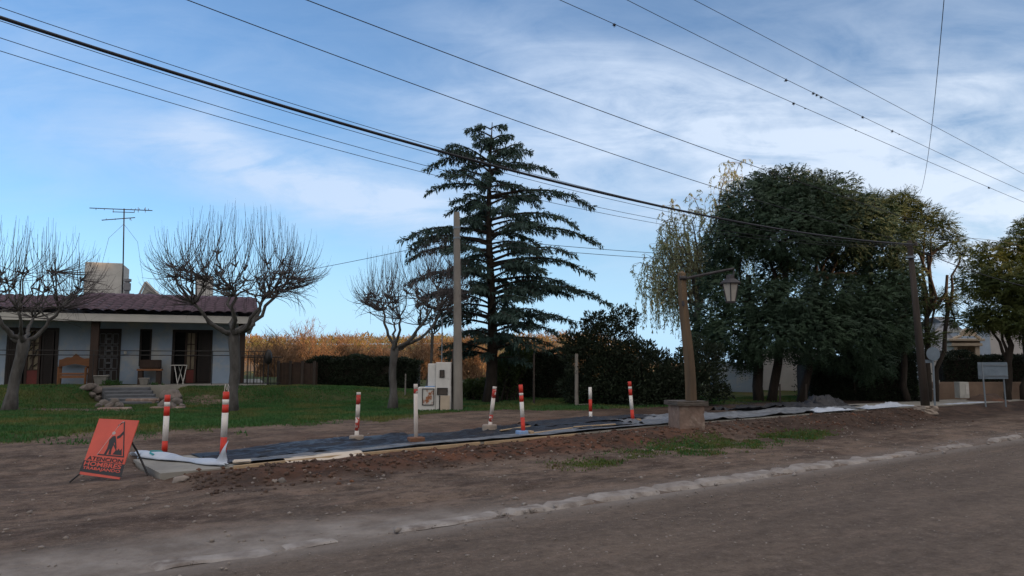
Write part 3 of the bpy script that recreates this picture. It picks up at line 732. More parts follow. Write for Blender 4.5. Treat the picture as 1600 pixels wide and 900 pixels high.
# ---------------------------------------------------------------- grass blades
def grass_obj(name, n, region, hgt, seed, label, matn='grass', thr=0.0):
    rr = np.random.RandomState(seed)
    x = region[0] + (region[1] - region[0]) * rr.rand(n); y = region[2] + (region[3] - region[2]) * rr.rand(n)
    inside = (np.abs(x) < .74 * y + 1)
    x, y = x[inside], y[inside]
    m_ = grass_mask(x, y); keep = rr.rand(len(x)) < (m_ * 1.25 - .18) * np.clip((.35 + 1.3 * fbm(x, y, .9, 3, 44)) - thr * (fbm(x, y, 3.1, 3, 50) < .55), 0, 1)
    hx, hy = x + 9.7, y - 28.2
    keep &= ~((y - .287 * (x + 9.7) > 27.9) & (x < -8.5)); keep &= ~((np.abs(x + 12.85) < 1.15) & (y > 23.6) & (y < 28))
    x, y = x[keep], y[keep]; k = len(x)
    z = height(x, y) - .005
    h = hgt * (.5 + rr.rand(k)) * (.55 + .9 * fbm(x, y, 1.1, 3, 31)); a = rr.rand(k) * 6.28; w = h * .22 + .004
    tx = x + np.cos(a + 1.3) * h * .45; ty = y + np.sin(a + 1.3) * h * .45
    dx, dy = np.cos(a) * w, np.sin(a) * w
    V = np.stack([np.stack([x - dx, y - dy, z], 1), np.stack([x + dx, y + dy, z], 1), np.stack([tx, ty, z + h], 1)], 1).reshape(-1, 3)
    F = np.arange(3 * k).reshape(k, 3)
    return tag(np_mesh(name, V, F, M[matn]), label, 'grass', kind='stuff')
grass_obj('lawn_grass', 620000, (-20, 22, 12, 30), .045, 3, 'short mown green grass of the front lawn')
p_ = np.random.RandomState(4)
grass_obj('verge_grass', 260000, (0.5, 11, 10.5, 17.6), .035, 14, 'low green grass tufts on the bare verge below the lamp pedestal', 'grass_dry', .75)

# ================================================================ HOUSE (local frame: x right along the facade, y inwards, z up from the porch floor)
HA = rad(20.0); HO = Vector((at(398, 500, 28.0).x, 28.0, 0.0))
HX = Vector((math.cos(HA), math.sin(HA), 0)); HY = Vector((-math.sin(HA), math.cos(HA), 0))
FLOOR = at(300, 600, 27.6).z - .02
HO.z = FLOOR
def hloc(px, py, y=0.0):
    """facade coordinates (x, z) of a pixel on the plane y = const"""
    d = Vector(ray(px, py)); o = Vector((0, 0, EYE)) - (HO + HY * y)
    k = -o.dot(HY) / d.dot(HY); p = Vector((0, 0, EYE)) + d * k - HO
    return p.dot(HX), p.z
WY = 1.7
def hx(px, y=WY): return hloc(px, 560, y)[0]
def hz(py, px=200, y=WY): return hloc(px, py, y)[1]
house = thing('house', 'single storey pale blue house with purple tiled roof and dark porch doors', 'house', HO)
house.rotation_euler = (0, 0, HA)
OFF['house'] = Vector((0, 0, 0))     # children are written in facade coordinates
XL = -17.0; XR = hx(370)
DT = hz(514)                          # door head height
def wallseg(mb, x0, x1, z0, z1, y0=WY, y1=WY + .2): mb.span((x0, y0, z0), (x1, y1, z1))
u1a, u1b = hx(9), hx(90)              # left door unit
da, db = hx(150), hx(188)             # front door
wa, wb = hx(217), hx(236)             # narrow window
u2a, u2b = hx(268), hx(331)
mb = MB()
wz0 = hz(572)
for (x0, x1, z0, z1) in [(XL, u1a, 0, 2.75), (u1a, u1b, DT, 2.75), (u1b, da, 0, 2.75), (da, db, DT, 2.75), (db, wa, 0, 2.75), (wa, wb, DT, 2.75), (wa, wb, 0, wz0),
                         (wb, u2a, 0, 2.75), (u2a, u2b, DT, 2.75), (u2b, XR, 0, 2.75)]:
    wallseg(mb, x0, x1, z0, z1)
mb.span((XR - .2, WY + .203, 0), (XR, WY + 8, 2.75)); mb.span((XL, WY + .203, 0), (XL + .2, WY + 8, 2.75)); mb.span((XL + .203, WY + 7.8, 0), (XR - .203, WY + 8, 2.75))
mb.build('wall', M['wall_blue'], house)
MB().span((XL, -.25, -.5), (.5, WY + 8, -.0)).build('porch_floor', M['concrete'], house)
# eaves, fascia, ceiling
ez0 = hloc(200, 502.5, 0)[1]; ez1 = hloc(200, 491, 0)[1]
MB().span((XL, 0, ez0), (.0, .12, ez1)).build('fascia', M['fascia'], house)
MB().span((XL, .123, ez0 + .04), (-.02, WY + 8.6, ez0 + .12)).build('ceiling', M['fascia'], house)
mb = MB()      # rafters seen under the eaves end
mb.span((-.16, .12, ez0 - .02), (-.0, WY + 8.6, ez0 + .16)); mb.build('side_fascia', M['fascia'], house)
# roof: rows of curved tiles
RY1 = 5.2
rz_r = hloc(300, 467, RY1)[1]
def roof_part(name, x0, x1, zr, label=None):
    V = []; nx = int((x1 - x0) / .045); rows = 8
    ys = []; 
    for k in range(rows):
        for e in (0, .33, .66, .985): ys.append((k + e) / rows)
    ys.append(1.0)
    xs = np.linspace(x0, x1, nx)
    A_, T_ = np.meshgrid(xs, np.array(ys), indexing='ij')
    y = -.16 + (RY1 + .16) * T_
    z = ez1 + .02 + (zr - ez1 - .02) * T_
    k = T_ * rows; fr = k - np.floor(k); fr = np.where(T_ >= 1, 0, fr)
    row = np.floor(k)
    wob = .012 * (fbm(A_, y, .8, 3, 5) - .5) * 4
    z = z + (.10 * (1 - fr)) + .060 * np.abs(np.sin((A_ + .03 * np.sin(row * 5.1)) / .36 * math.pi)) ** .8 + wob + .012 * np.sin(row * 12.9 + np.floor(A_ / .24) * 7.3)
    o = np_mesh(name, np.stack([A_.ravel(), y.ravel(), z.ravel()], 1), grid_faces(nx, len(ys)), M['roof_tile'], house)
    ph = np.abs(np.sin((A_ + .03 * np.sin(row * 5.1)) / .36 * math.pi))
    attr(o, 'joint_shade', np.clip(np.maximum(1 - ph * 2.2, (fr > .6) * 1.0) * .85, 0, 1)); return o  # shade between tiles and below row edges painted as dark colour
xb = hloc(133, 460, RY1)[0]
roof_part('roof', xb, .12, rz_r)
lz = hloc(60, 466, RY1)[1]
roof_part('roof', XL, xb - .02, lz)
mb = MB()      # back slope and ridge
mb.add([(XL, RY1, lz), (xb, RY1, lz), (xb, WY + 8.8, ez1), (XL, WY + 8.8, ez1)], [(0, 1, 2, 3)])
mb.add([(xb, RY1, rz_r + .02), (.12, RY1, rz_r), (.12, WY + 8.8, ez1), (xb, WY + 8.8, ez1)], [(0, 1, 2, 3)])
mb.build('rear_roof', M['tile'], house)
mb = MB(); mb.add([(.02, -.05, ez1), (.02, RY1, rz_r), (.02, WY + 8.6, ez1)], [(0, 1, 2)]); mb.build('gable', M['fascia'], house)
mb = MB()
for i in range(int(-xb / .36)):
    x = xb + .18 + i * .36; mb.tube([(x - .19, RY1, rz_r + .05), (x + .19, RY1, rz_r + .06)], [.085, .10], 8)
mb.build('ridge_cap', M['tile'], house)
# tank block on the roof
x0, z1 = hloc(133, 409, 6.0); x1, _ = hloc(191.5, 409, 6.0)
MB().span((x0, 6.0, 1.5), (x1, 8.2, z1), 0).build('water_tank_block', M['plaster_grey'], house, bevel=.02)
x2, z2 = hloc(306, 430, 6.4); x3, _ = hloc(333, 430, 6.4)
MB().span((x2, 6.4, 1.5), (x3, 7.6, z2)).build('chimney_block', M['plaster_grey'], house, bevel=.02)
# metal flue
fx, fz = hloc(199.5, 436, 5.6); mb = MB()
lathe(mb, (fx, 5.6, fz), [(.10, -1.0), (.10, -.5), (.14, -.48), (.14, -.18), (.09, -.17), (.09, -.12), (.15, -.11), (.15, 0), (.02, .02)], 14)
mb.build('flue', M['slate'], house)
# gable dormer seen behind the ridge
gx0, gz0 = hloc(218, 466, 7.5); gxp, gzp = hloc(228, 441, 7.5); gx1, gz1_ = hloc(252, 466, 7.5)
mb = MB(); mb.add([(gx0, 7.5, gz0 - .6), (gx1, 7.5, gz0 - .6), (gx1, 7.5, gz0), (gxp, 7.5, gzp - .08), (gx0, 7.5, gz0), (gx0, 7.8, gz0 - .6), (gx1, 7.8, gz0 - .6), (gx1, 7.8, gz0), (gxp, 7.8, gzp - .08), (gx0, 7.8, gz0)],
       [(0, 1, 2, 3, 4), (9, 8, 7, 6, 5), (0, 4, 9, 5), (1, 6, 7, 2), (3, 2, 7, 8), (4, 3, 8, 9)])
dorm = mb.build('dormer', M['plaster_grey'], house)
mb = MB(); mb.tube([(gx1 + .25, 7.35, gz0 - .2), (gxp, 7.35, gzp)], .06, 4); mb.tube([(gx0 - .1, 7.35, gz0 - .1), (gxp, 7.35, gzp)], .05, 4); mb.build('verge_trim', M['fascia'], dorm)
mb = MB(); mb.tube([((gx0 + gx1) / 2 - .05, 7.49, gz0 + .12), ((gx0 + gx1) / 2 - .05, 7.40, gz0 + .12)], .17, 16); mb.build('round_vent', M['slate'], dorm)
# posts
for px, yy_ in ((146.5, .35), (377, .9)):
    x = hloc(px, 550, yy_)[0]; MB().span((x - .13, yy_, 0), (x + .13, yy_ + .26, ez0 + .05)).build('porch_post', M['brown_post'], house, bevel=.015)

def door_unit(x0, x1, lat, shutter, lattice):
    """dark timber door unit: frame, a glazed leaf with red bottom panel, and dark shutters"""
    fr = MB(); y0, y1 = WY - .03, WY + .12
    fr.span((x0, y0, 0), (x0 + .09, y1, DT)); fr.span((x1 - .09, y0, 0), (x1, y1, DT)); fr.span((x0 + .092, y0, DT - .09), (x1 - .092, y1, DT))
    f = fr.build('door_frame', M['dark_wood'], house)
    gl = MB().span((x0 + .09, WY + .09, .02), (x1 - .09, WY + .11, DT - .09)); gl.build('pane', M['glass_dark'], house)
    a, b = lat; zb = hz(577)
    rl = MB(); rl.span((a, WY + .02, .03), (b, WY + .07, zb - .03)); rp = rl.build('door_panel', M['red_door'], house)
    lf = MB()
    for xx in (a - .035, b - .035): lf.span((xx, WY, .02), (xx + .07, WY + .075, DT - .1))
    for zz in (zb - .03, zb + (DT - zb) * .33, zb + (DT - zb) * .62): lf.span((a + .037, WY + .005, zz), (b - .037, WY + .06, zz + .035))
    lf.span(((a + b) / 2 - .02, WY + .008, zb), ((a + b) / 2 + .02, WY + .055, DT - .1))
    lf.build('glazed_leaf', M['brown_post'], house)
    MB().span((a + .04, WY + .066, zb), (b - .04, WY + .085, DT - .12)).build('curtain', M['curtain'], house)
    if lattice:
        lt = MB(); rr = random.Random(3)
        for i in range(16):
            xx = rr.uniform(a + .05, b - .05); zz = rr.uniform(zb + .05, DT - .2); an = rr.uniform(.4, 1.2)
            lt.tube([(xx - .09 * math.cos(an), WY + .03, zz - .13 * math.sin(an)), (xx, WY + .03, zz + .02), (xx + .09 * math.cos(an), WY + .03, zz + .13 * math.sin(an))], .014, 5)
        lt.build('iron_grille', M['iron'], house)
    for (c, d) in shutter:
        sh = MB(); sh.span((c, WY + .01, .03), (d, WY + .03, DT - .1))
        z = .1
        while z < DT - .2: sh.box(((c + d) / 2, WY - .0, z), (d - c - .1, .04, .012)); z += .065
        sh.span((c, WY - .02, .03), (c + .05, WY + .008, DT - .1)); sh.span((d - .05, WY - .02, .03), (d, WY + .008, DT - .1))
        sh.build('shutter', M['dark_wood'], house)
door_unit(u1a, u1b, (hx(41), hx(61)), [(hx(65), hx(88) - .1), (u1a + .1, hx(36))], True)
door_unit(u2a, u2b, (hx(290), hx(305)), [(hx(309), u2b - .1)], False)
# panelled front door
dz = DT
fr = MB(); fr.span((da, WY - .03, 0), (da + .08, WY + .12, dz)); fr.span((db - .08, WY - .03, 0), (db, WY + .12, dz)); fr.span((da + .082, WY - .03, dz - .08), (db - .082, WY + .12, dz)); fr.build('door_frame', M['dark_wood'], house)
fd = MB().span((da + .08, WY + .04, .02), (db - .08, WY + .09, dz - .08)).build('front_door', M['dark_wood'], house)
pn = MB(); wpan = (db - da - .16) / 3
for i in range(3):
    for j in range(4):
        cx = da + .08 + wpan * (i + .5); cz = .1 + (dz - .25) / 4 * (j + .5); w_, h_ = wpan * .40, (dz - .25) / 4 * .42
        for (ax, az, bx, bz) in ((-w_, -h_, w_, -h_), (-w_, h_, w_, h_), (-w_, -h_, -w_, h_), (w_, -h_, w_, h_)):
            pn.tube([(cx + ax, WY + .035, cz + az), (cx + bx, WY + .035, cz + bz)], .016, 4)
        if i == 1: lathe(pn, (cx, WY + .03, cz - .05), [(.02, 0), (.09, .03), (.09, .07), (.02, .10)], 8)
pn.build('moulding', M['slate'], fd)
# narrow window with grille
fr = MB(); fr.span((wa, WY - .02, wz0), (wa + .06, WY + .1, dz)); fr.span((wb - .06, WY - .02, wz0), (wb, WY + .1, dz)); fr.span((wa + .062, WY - .02, wz0), (wb - .062, WY + .1, wz0 + .06)); fr.span((wa + .062, WY - .02, dz - .06), (wb - .062, WY + .1, dz))
wf = fr.build('window', M['dark_wood'], house)
MB().span((wa + .05, WY + .06, wz0 + .05), (wb - .05, WY + .08, dz - .05)).build('pane', M['glass_dark'], wf)
# wall lamp by the door
x, z = hloc(196, 551, WY); MB().span((x - .05, WY - .08, z - .07), (x + .05, WY - .003, z + .07)).build('wall_lamp', M['white_metal'], house, bevel=.02)

# ---------------------------------------------------------------- aerial
root = thing('antenna', 'tall television aerial on a thin mast above the roof tank', 'antenna', HO + HX * hloc(193, 440, 6.1)[0] + HY * 6.1)
yA = (HO + HX * hloc(193, 440, 6.1)[0] + HY * 6.1).y
def P(px, py, Y): return at(px, py, Y)
MB().tube([P(191, 468, yA), P(192.5, 410, yA), P(194, 326, yA)], .028, 8).build('mast', M['iron'], root)
mb = MB(); mb.tube([P(140, 325, yA), P(238, 329, yA)], .020, 6); mb.tube([P(176, 331, yA), P(210, 332, yA)], .016, 6)
for px in (177, 210): mb.tube([P(px, 327, yA), P(px, 332, yA)], .012, 5)
for px in (150, 163, 205, 212, 218, 226, 232): mb.tube([P(px, 328, yA - .5), P(px, 326, yA + .5)], .012, 5)
for px in (216, 227): mb.tube([P(px, 324, yA), P(px, 332, yA)], .012, 5)
mb.build('upper_boom', M['iron'], root)
mb = MB(); mb.tube([P(159, 344, yA), P(211, 340, yA)], .020, 6)
for px in (166, 180, 203): mb.tube([P(px, 343.5, yA - .4), P(px, 341.5, yA + .4)], .012, 5)
mb.tube([P(204, 340, yA), P(205, 345, yA)], .012, 5); mb.build('lower_boom', M['iron'], root)
mb = MB(); mb.tube([P(193.5, 350, yA), P(170, 372, yA - .3), P(160, 410, yA - .5)], .006, 4); mb.tube([P(193.5, 350, yA), P(215, 378, yA + .4), P(224, 441, yA + 1)], .006, 4); mb.build('guy_wire', M['wire'], root)

# ---------------------------------------------------------------- porch furniture
def HP(x, y, z): return HO + HX * x + HY * y + Vector((0, 0, z))
def hroot(name, label, cat, px, y, group=None):
    r = thing(name, label, cat, HP(hloc(px, 590, y)[0], y, 0), group); r.rotation_euler = (0, 0, HA); OFF[r.name] = Vector((0, 0, 0)); return r
b_ = hroot('bench', 'rustic brown wooden bench with wavy topped backrest on the porch', 'bench', 113.5, 1.0)
sc = (hloc(139, 590, 1.0)[0] - hloc(88, 590, 1.0)[0])
hw = sc / 2
V = []; nb = 25
for i in range(nb):
    u = -1 + 2 * i / (nb - 1); top = 1.02 - .10 * abs(u) + .10 * math.exp(-(u / .16) ** 2) + .02 * math.sin(u * 9); bot = .72 + .03 * math.cos(u * 3.1) - .05 * abs(u)
    V += [(u * hw, .30, bot), (u * hw, .30, top), (u * hw, .36, bot), (u * hw, .36, top)]
F = []
for i in range(nb - 1):
    a = i * 4; c = a + 4
    F += [(a, c, c + 1, a + 1), (a + 2, a + 3, c + 3, c + 2), (a + 1, c + 1, c + 3, a + 3), (a, a + 2, c + 2, c)]
F += [(0, 1, 3, 2), (nb * 4 - 4, nb * 4 - 2, nb * 4 - 1, nb * 4 - 3)]
m_ = MB(); m_.add(V, F); m_.build('backrest', M['wood_tan'], b_)
m_ = MB(); m_.box((0, .05, .40), (sc * .92, .5, .06)); m_.build('seat', M['wood_tan'], b_, bevel=.015)
m_ = MB(); m_.box((0, -.16, .30), (sc * .78, .04, .10)); m_.build('apron', M['wood_tan'], b_)
for sx_ in (-1, 1):
    m_ = MB(); m_.tube([(sx_ * hw * .84, -.18, 0), (sx_ * hw * .84, -.18, .62)], .045, 6); m_.build('leg', M['wood_tan'], b_)
    m_ = MB(); m_.tube([(sx_ * hw * .88, .33, 0), (sx_ * hw * .88, .34, .80)], .045, 6); m_.build('leg', M['wood_tan'], b_)
    m_ = MB(); m_.tube([(sx_ * hw * .86, -.20, .62), (sx_ * hw * .88, .32, .64)], .035, 6); m_.build('armrest', M['wood_tan'], b_)
t_ = hroot('folding_table', 'small white folding table with crossed legs on the porch', 'table', 279, .9)
tw = (hloc(292, 590, .9)[0] - hloc(266, 590, .9)[0]) / 2
MB().box((0, 0, .70), (tw * 2, .42, .03)).build('tabletop', M['white_metal'], t_, bevel=.008)
for (x0, x1) in ((-tw * .55, -tw * .05), (tw * .9, -tw * .2), (-tw * .15, tw * .65), (-tw * .3, -tw * .2)):
    for y in (-.16, .16):
        pass
for (x0, x1, y) in ((-tw * .5, -tw * .05, -.16), (tw * .95, tw * .55, -.16), (-tw * .1, tw * .6, .16), (tw * .35, -tw * .15, .16)):
    m_ = MB(); m_.tube([(x0, y, .69), (x1, y, 0)], .016, 6); m_.build('leg', M['white_metal'], t_)
g_ = hroot('brick_barbecue', 'dark brown brick grill stand by the narrow window', 'barbecue', 234, 1.15)
gw = .38
MB().box((-gw * .8, 0, .25), (.16, .5, .5)).build('pier', M['brown_post'], g_); MB().box((gw * .8, 0, .25), (.16, .5, .5)).build('pier', M['brown_post'], g_)
m_ = MB(); m_.box((0, 0, .535), (gw * 2.2, .56, .07)); m_.build('shelf', M['wood_tan'], g_)
m_ = MB(); m_.box((0, .08, .74), (gw * 1.9, .34, .33)); m_.build('hood', M['brown_post'], g_, bevel=.03)
for px, y, r, lb in ((158, .15, .22, 'larger square stone plant pot left of the steps top'), (225.5, .15, .16, 'smaller stone plant pot right of the steps top')):
    q = hroot('plant_pot', lb, 'pot', px, y, 'stone pots at the porch edge')
    m_ = MB()
    for (r0, z0, r1, z1) in ((r * .7, 0, r, r * 1.5),):
        vs = [(-r0, -r0, z0), (r0, -r0, z0), (r0, r0, z0), (-r0, r0, z0), (-r1, -r1, z1), (r1, -r1, z1), (r1, r1, z1), (-r1, r1, z1)]
        m_.add(vs, [(0, 3, 2, 1), (4, 5, 6, 7), (0, 1, 5, 4), (1, 2, 6, 5), (2, 3, 7, 6), (3, 0, 4, 7)])
    m_.build('body', M['pot'], q, bevel=.015)
    m_ = MB(); 
    for (ax, ay, bx, by) in ((-1, -1, 1, -1), (1, -1, 1, 1), (1, 1, -1, 1), (-1, 1, -1, -1)): m_.tube([(ax * r, ay * r, r * 1.5), (bx * r, by * r, r * 1.5)], r * .12, 5)
    m_.build('rim', M['pot'], q)

# ---------------------------------------------------------------- railing of two thin bars
rl = thing('railing', 'thin black two bar railing along the porch front', 'railing', HP(0, -.1, 0)); rl.rotation_euler = (0, 0, HA); OFF[rl.name] = Vector((0, 0, 0))
zt = hloc(200, 548, -.1)[1]; zl = hloc(200, 555, -.1)[1]
# railing children are local to its own root: x from the right end
rl_end = hloc(420, 548, -.1)[0]
for z in (zt, zl): MB().tube([(XL, 0, z), (rl_end, 0, z)], .016, 6).build('bar', M['iron'], rl)
for px in (10, 90, 146, 332, 376, 388, 398, 412, 420):
    x = hloc(px, 560, -.1)[0]
    MB().tube([(x, 0, -.5 if px > 378 else -.02), (x, 0, zt)], .016 if px != 420 else .03, 6).build('post', M['iron'], rl)
q = HP(rl_end, -.1, zt)
mb = MB(); lathe(mb, (0, 0, 0), [(.05, -.42), (.13, -.36), (.15, -.15), (.12, 0), (.06, .10), (.01, .12)], 9)
o = mb.build('hanging_bag', M['iron'], smooth=True); o.location = q + Vector((0, -.02, -.05)); tag(o, 'black bag hung over the end post of the porch railing', 'bag')
# dark iron gate and brown board fence to the right of the house
def plane_fence(name, label, cat, pxa, pxb, py_top, Y, matn, bars=False, zb=None):
    A = at(pxa, py_top, Y); B = at(pxb, py_top, Y); zg = min(gz(A.x, Y), gz(B.x, Y)) - .05 if zb is None else zb
    r = thing(name, label, cat, (A.x, Y, zg)); mb = MB()
    if bars:
        x = A.x
        while x < B.x: mb.tube([(x, Y, zg), (x, Y, A.z)], .012, 4); x += .13
        mb.build('bar_panel', M[matn], r)
        
        for z_ in (A.z, zg + .15): MB().tube([(A.x, Y, z_), (B.x, Y, z_)], .02, 5).build('rail', M[matn], r)
    else:
        x = A.x; rr = random.Random(5); i = 0
        while x < B.x:
            w = .14; h = A.z + rr.uniform(-.03, .03); mb.span((x, Y + rr.uniform(0, .02), zg), (x + w - .006, Y + .03, h)); x += w
        mb.build('board_panel', M[matn], r)
        for k in range(4):
            xx = A.x + (B.x - A.x) * k / 3; MB().tube([(xx, Y - .05, zg), (xx, Y - .05, A.z + .08)], .06, 7).build('post', M['wood_pole'], r)
plane_fence('iron_fence', 'dark iron bar fence closing the yard right of the house', 'fence', 376, 440, 558, 28.6, 'iron', True)
plane_fence('board_fence', 'low brown board fence between the iron fence and the hedge', 'fence', 436, 492, 567, 30.0, 'brown_fence')

# ---------------------------------------------------------------- steps and rocks
s0 = ground_at(205, 633)
st = thing('garden_steps', 'dark stone steps climbing from the lawn to the porch', 'steps', (s0.x, s0.y, s0.z))
topY = -.35
cl_, cr = hx(168, -.3), hx(222, -.3)
ztop = -.02
n_st = 5; zfoot = gz(s0.x, s0.y) - FLOOR
for k in range(n_st):
    f = k / n_st
    z1 = ztop + (zfoot + .02 - ztop) * (k + .35) / n_st; dpt = .48
    y1 = topY - k * dpt; 
    lx, rx_ = hx(166 + k * 3, y1), hx(238 + k * 4, y1)
    mb = MB(); 
    c = [HP(lx, y1, z1), HP(rx_, y1, z1), HP(rx_, y1 - dpt - .04, z1), HP(lx, y1 - dpt - .04, z1)]
    d = [v - Vector((0, 0, .42)) for v in c]
    mb.add(c + d, [(0, 3, 2, 1), (4, 5, 6, 7), (0, 1, 5, 4), (1, 2, 6, 5), (2, 3, 7, 6), (3, 0, 4, 7)])
    mb.build('step', M['step_stone'], st, bevel=.02)
rr = random.Random(21)
spots = [(138, 608, .20), (147, 605, .16), (150, 613, .22), (143, 617, .15), (158, 611, .17), (160, 620, .24), (152, 624, .18), (166, 616, .16), (171, 624, .20), (163, 631, .17), (178, 631, .20),
         (172, 636, .16), (186, 634, .15), (155, 634, .13), (260, 619, .14), (266, 625, .34), (276, 630, .22), (258, 629, .16), (268, 636, .16), (283, 635, .13), (252, 634, .15), (168, 606, .13)]
where = ['top left of the heap beside the steps', 'upper edge of the left heap, under the plant pot', 'middle of the left heap, the pale one', 'left edge of the heap, small', 'inner side of the left heap', 'largest of the left heap', 'lower left of the heap',
         'beside the second step', 'beside the lowest step on the left', 'front of the left heap', 'front, touching the lowest step', 'low rock at the heap foot', 'pinkish rock at the step foot', 'small outlying rock left of the heap foot',
         'small rock above the big right boulder', 'big rounded boulder right of the steps', 'second boulder right of the big one', 'rock between steps and big boulder', 'flat rock in front of the big boulder', 'rightmost small rock of the steps',
         'low rock at the right foot of the steps', 'small rock under the square pot']
for i, (px, py, r) in enumerate(spots):
    p = ground_at(px, py + 3); rock_obj('rock', (p.x, p.y, p.z + r * .4), r * .85, 'grey garden rock, ' + where[i], 'stone', 'rocks around the garden steps', 60 + i, .9, rr.uniform(0, 3), rr.uniform(1.0, 1.5))
for i, (pa, pb, py, lb) in enumerate([(172, 246, 629.5, 'long pale flat kerbstone at the foot of the steps'), (153, 205, 640, 'left flat paving slab in the grass before the steps'), (236, 289, 638.5, 'right flat paving slab in the grass before the steps')]):
    A = ground_at(pa, py); B = ground_at(pb, py); c = (A + B) / 2; d = B - A
    o = MB().box((0, 0, 0), (d.length, .42 if i else .3, .12 if i else .2), math.atan2(d.y, d.x)).build('paving_slab', M['pink_stone'], bevel=.025); o.location = (c.x, c.y, c.z + (.0 if i else .04))
    tag(o, lb, 'paving slab', 'flat stones before the steps')

# ================================================================ VEGETATION
def leaves(P, D, U, ln, wd):
    """diamond leaves: base P, direction D, side U"""
    ln = np.asarray(ln)[:, None]; wd = np.asarray(wd)[:, None]
    V = np.stack([P, P + D * ln * .45 + U * wd, P + D * ln, P + D * ln * .45 - U * wd], 1).reshape(-1, 3)
    return V, np.arange(len(V)).reshape(-1, 4)
def unit(a): return a / np.maximum(np.linalg.norm(a, axis=1, keepdims=True), 1e-9)
def rdir(rr, n): return unit(rr.randn(n, 3))
def fronds(rr, P, D, ln, pairs=5, lw=.16, droop=.35):
    """feathery compound leaves, one per P/D"""
    n = len(P); side = unit(np.cross(D, np.array([0, 0, 1.0]) + .3 * rr.randn(n, 3)))
    Vs = []
    for k in range(pairs):
        t_ = (k + .6) / pairs
        c = P + D * (ln * t_)[:, None]; c[:, 2] -= droop * ln * t_ ** 2
        l2 = ln * .42 * (1 - .55 * t_)
        for sg in (-1, 1):
            d = unit(side * sg + D * .55 + rr.randn(n, 3) * .12 - np.array([0, 0, .25]))
            V, F = leaves(c, d, unit(np.cross(d, D + .2 * rr.randn(n, 3))), l2, l2 * lw)
            Vs.append(V)
    V = np.concatenate(Vs); return V, np.arange(len(V)).reshape(-1, 4)
def clump_points(rr, centres, radii, per, inner=.35, squash=.75):
    P, D = [], []
    for c, r, k in zip(centres, radii, per):
        d = rdir(rr, k); q = (inner + (1 - inner) * rr.rand(k) ** .45) * r
        w = 1 + .25 * np.sin(d[:, 0] * 5 + c[0] * 3) * np.cos(d[:, 2] * 4 + c[1])
        p = np.asarray(c) + d * (q * w)[:, None] * np.array([1, 1, squash])
        P.append(p); D.append(unit(d + .5 * rr.randn(k, 3)))
    return np.concatenate(P), np.concatenate(D)
def limb(mb, a, b, r0, r1, sag=0.0, n=6, rr=random, sides=6, jit=.05):
    a = Vector(a); b = Vector(b); ln = (b - a).length; pts = []; rs = []
    for i in range(n + 1):
        u = i / n; p = a.lerp(b, u); p.z += sag * math.sin(u * math.pi) * ln
        if 0 < i < n: p += Vector((rr.uniform(-1, 1), rr.uniform(-1, 1), rr.uniform(-.5, .5))) * jit * ln * .5
        pts.append(p); rs.append(r0 + (r1 - r0) * u)
    mb.tube(pts, rs, sides); return pts

def leafy_tree(name, label, base, trunks, clumps, leafmat, nfr, flen, seed, cat='tree', group=None, pairs=5, barkm='bark_dark', kind='frond', lw=.16, squash=.78, droop=.35, inner=.35):
    rr = np.random.RandomState(seed); r2 = random.Random(seed)
    root = thing(name, label, cat, base, group)
    mb = MB(); tips = []
    for (tb, tt, r) in trunks:
        pts = limb(mb, tb, tt, r, r * .5, .0, 7, r2, 8, .05); tips.append(pts)
    cs = [c for c, r in clumps]
    for c, r in clumps:      # limbs to each clump
        pts = min(tips, key=lambda p: (p[-1] - Vector(c)).length); st_ = pts[r2.randint(3, 7)]
        limb(mb, st_, Vector(c), .07, .02, .06, 5, r2, 5, .12)
    mb2 = mb
    for c, r in clumps:
        for k in range(7):
            d = Vector((r2.gauss(0, 1), r2.gauss(0, 1), r2.gauss(.3, .8))).normalized() * r * .85
            limb(mb2, Vector(c), Vector(c) + d, .022, .006, 0, 3, r2, 4, .15)
    mb2.build('trunk', M[barkm], root, smooth=True)
    vol = np.array([r ** 2 for c, r in clumps]); per = np.maximum(8, (vol / vol.sum() * nfr)).astype(int)
    P, D = clump_points(rr, cs, [r for c, r in clumps], per, inner, squash)
    ln = flen * (.6 + .8 * rr.rand(len(P)))
    if kind == 'frond': V, F = fronds(rr, P, unit(D + np.array([0, 0, .25])), ln, pairs, lw, droop)
    else: V, F = leaves(P, D, unit(np.cross(D, rdir(rr, len(P)))), ln, ln * lw)
    np_mesh('crown', V, F, M[leafmat], root)
    return root
def pxc(px, py, Y, rpx): 
    p = at(px, py, Y); return (tuple(p), rpx * Y / FPX)
def tb_(px, py, Y):
    p = at(px, py, Y); return Vector((p.x, Y, gz(p.x, Y) - .1))

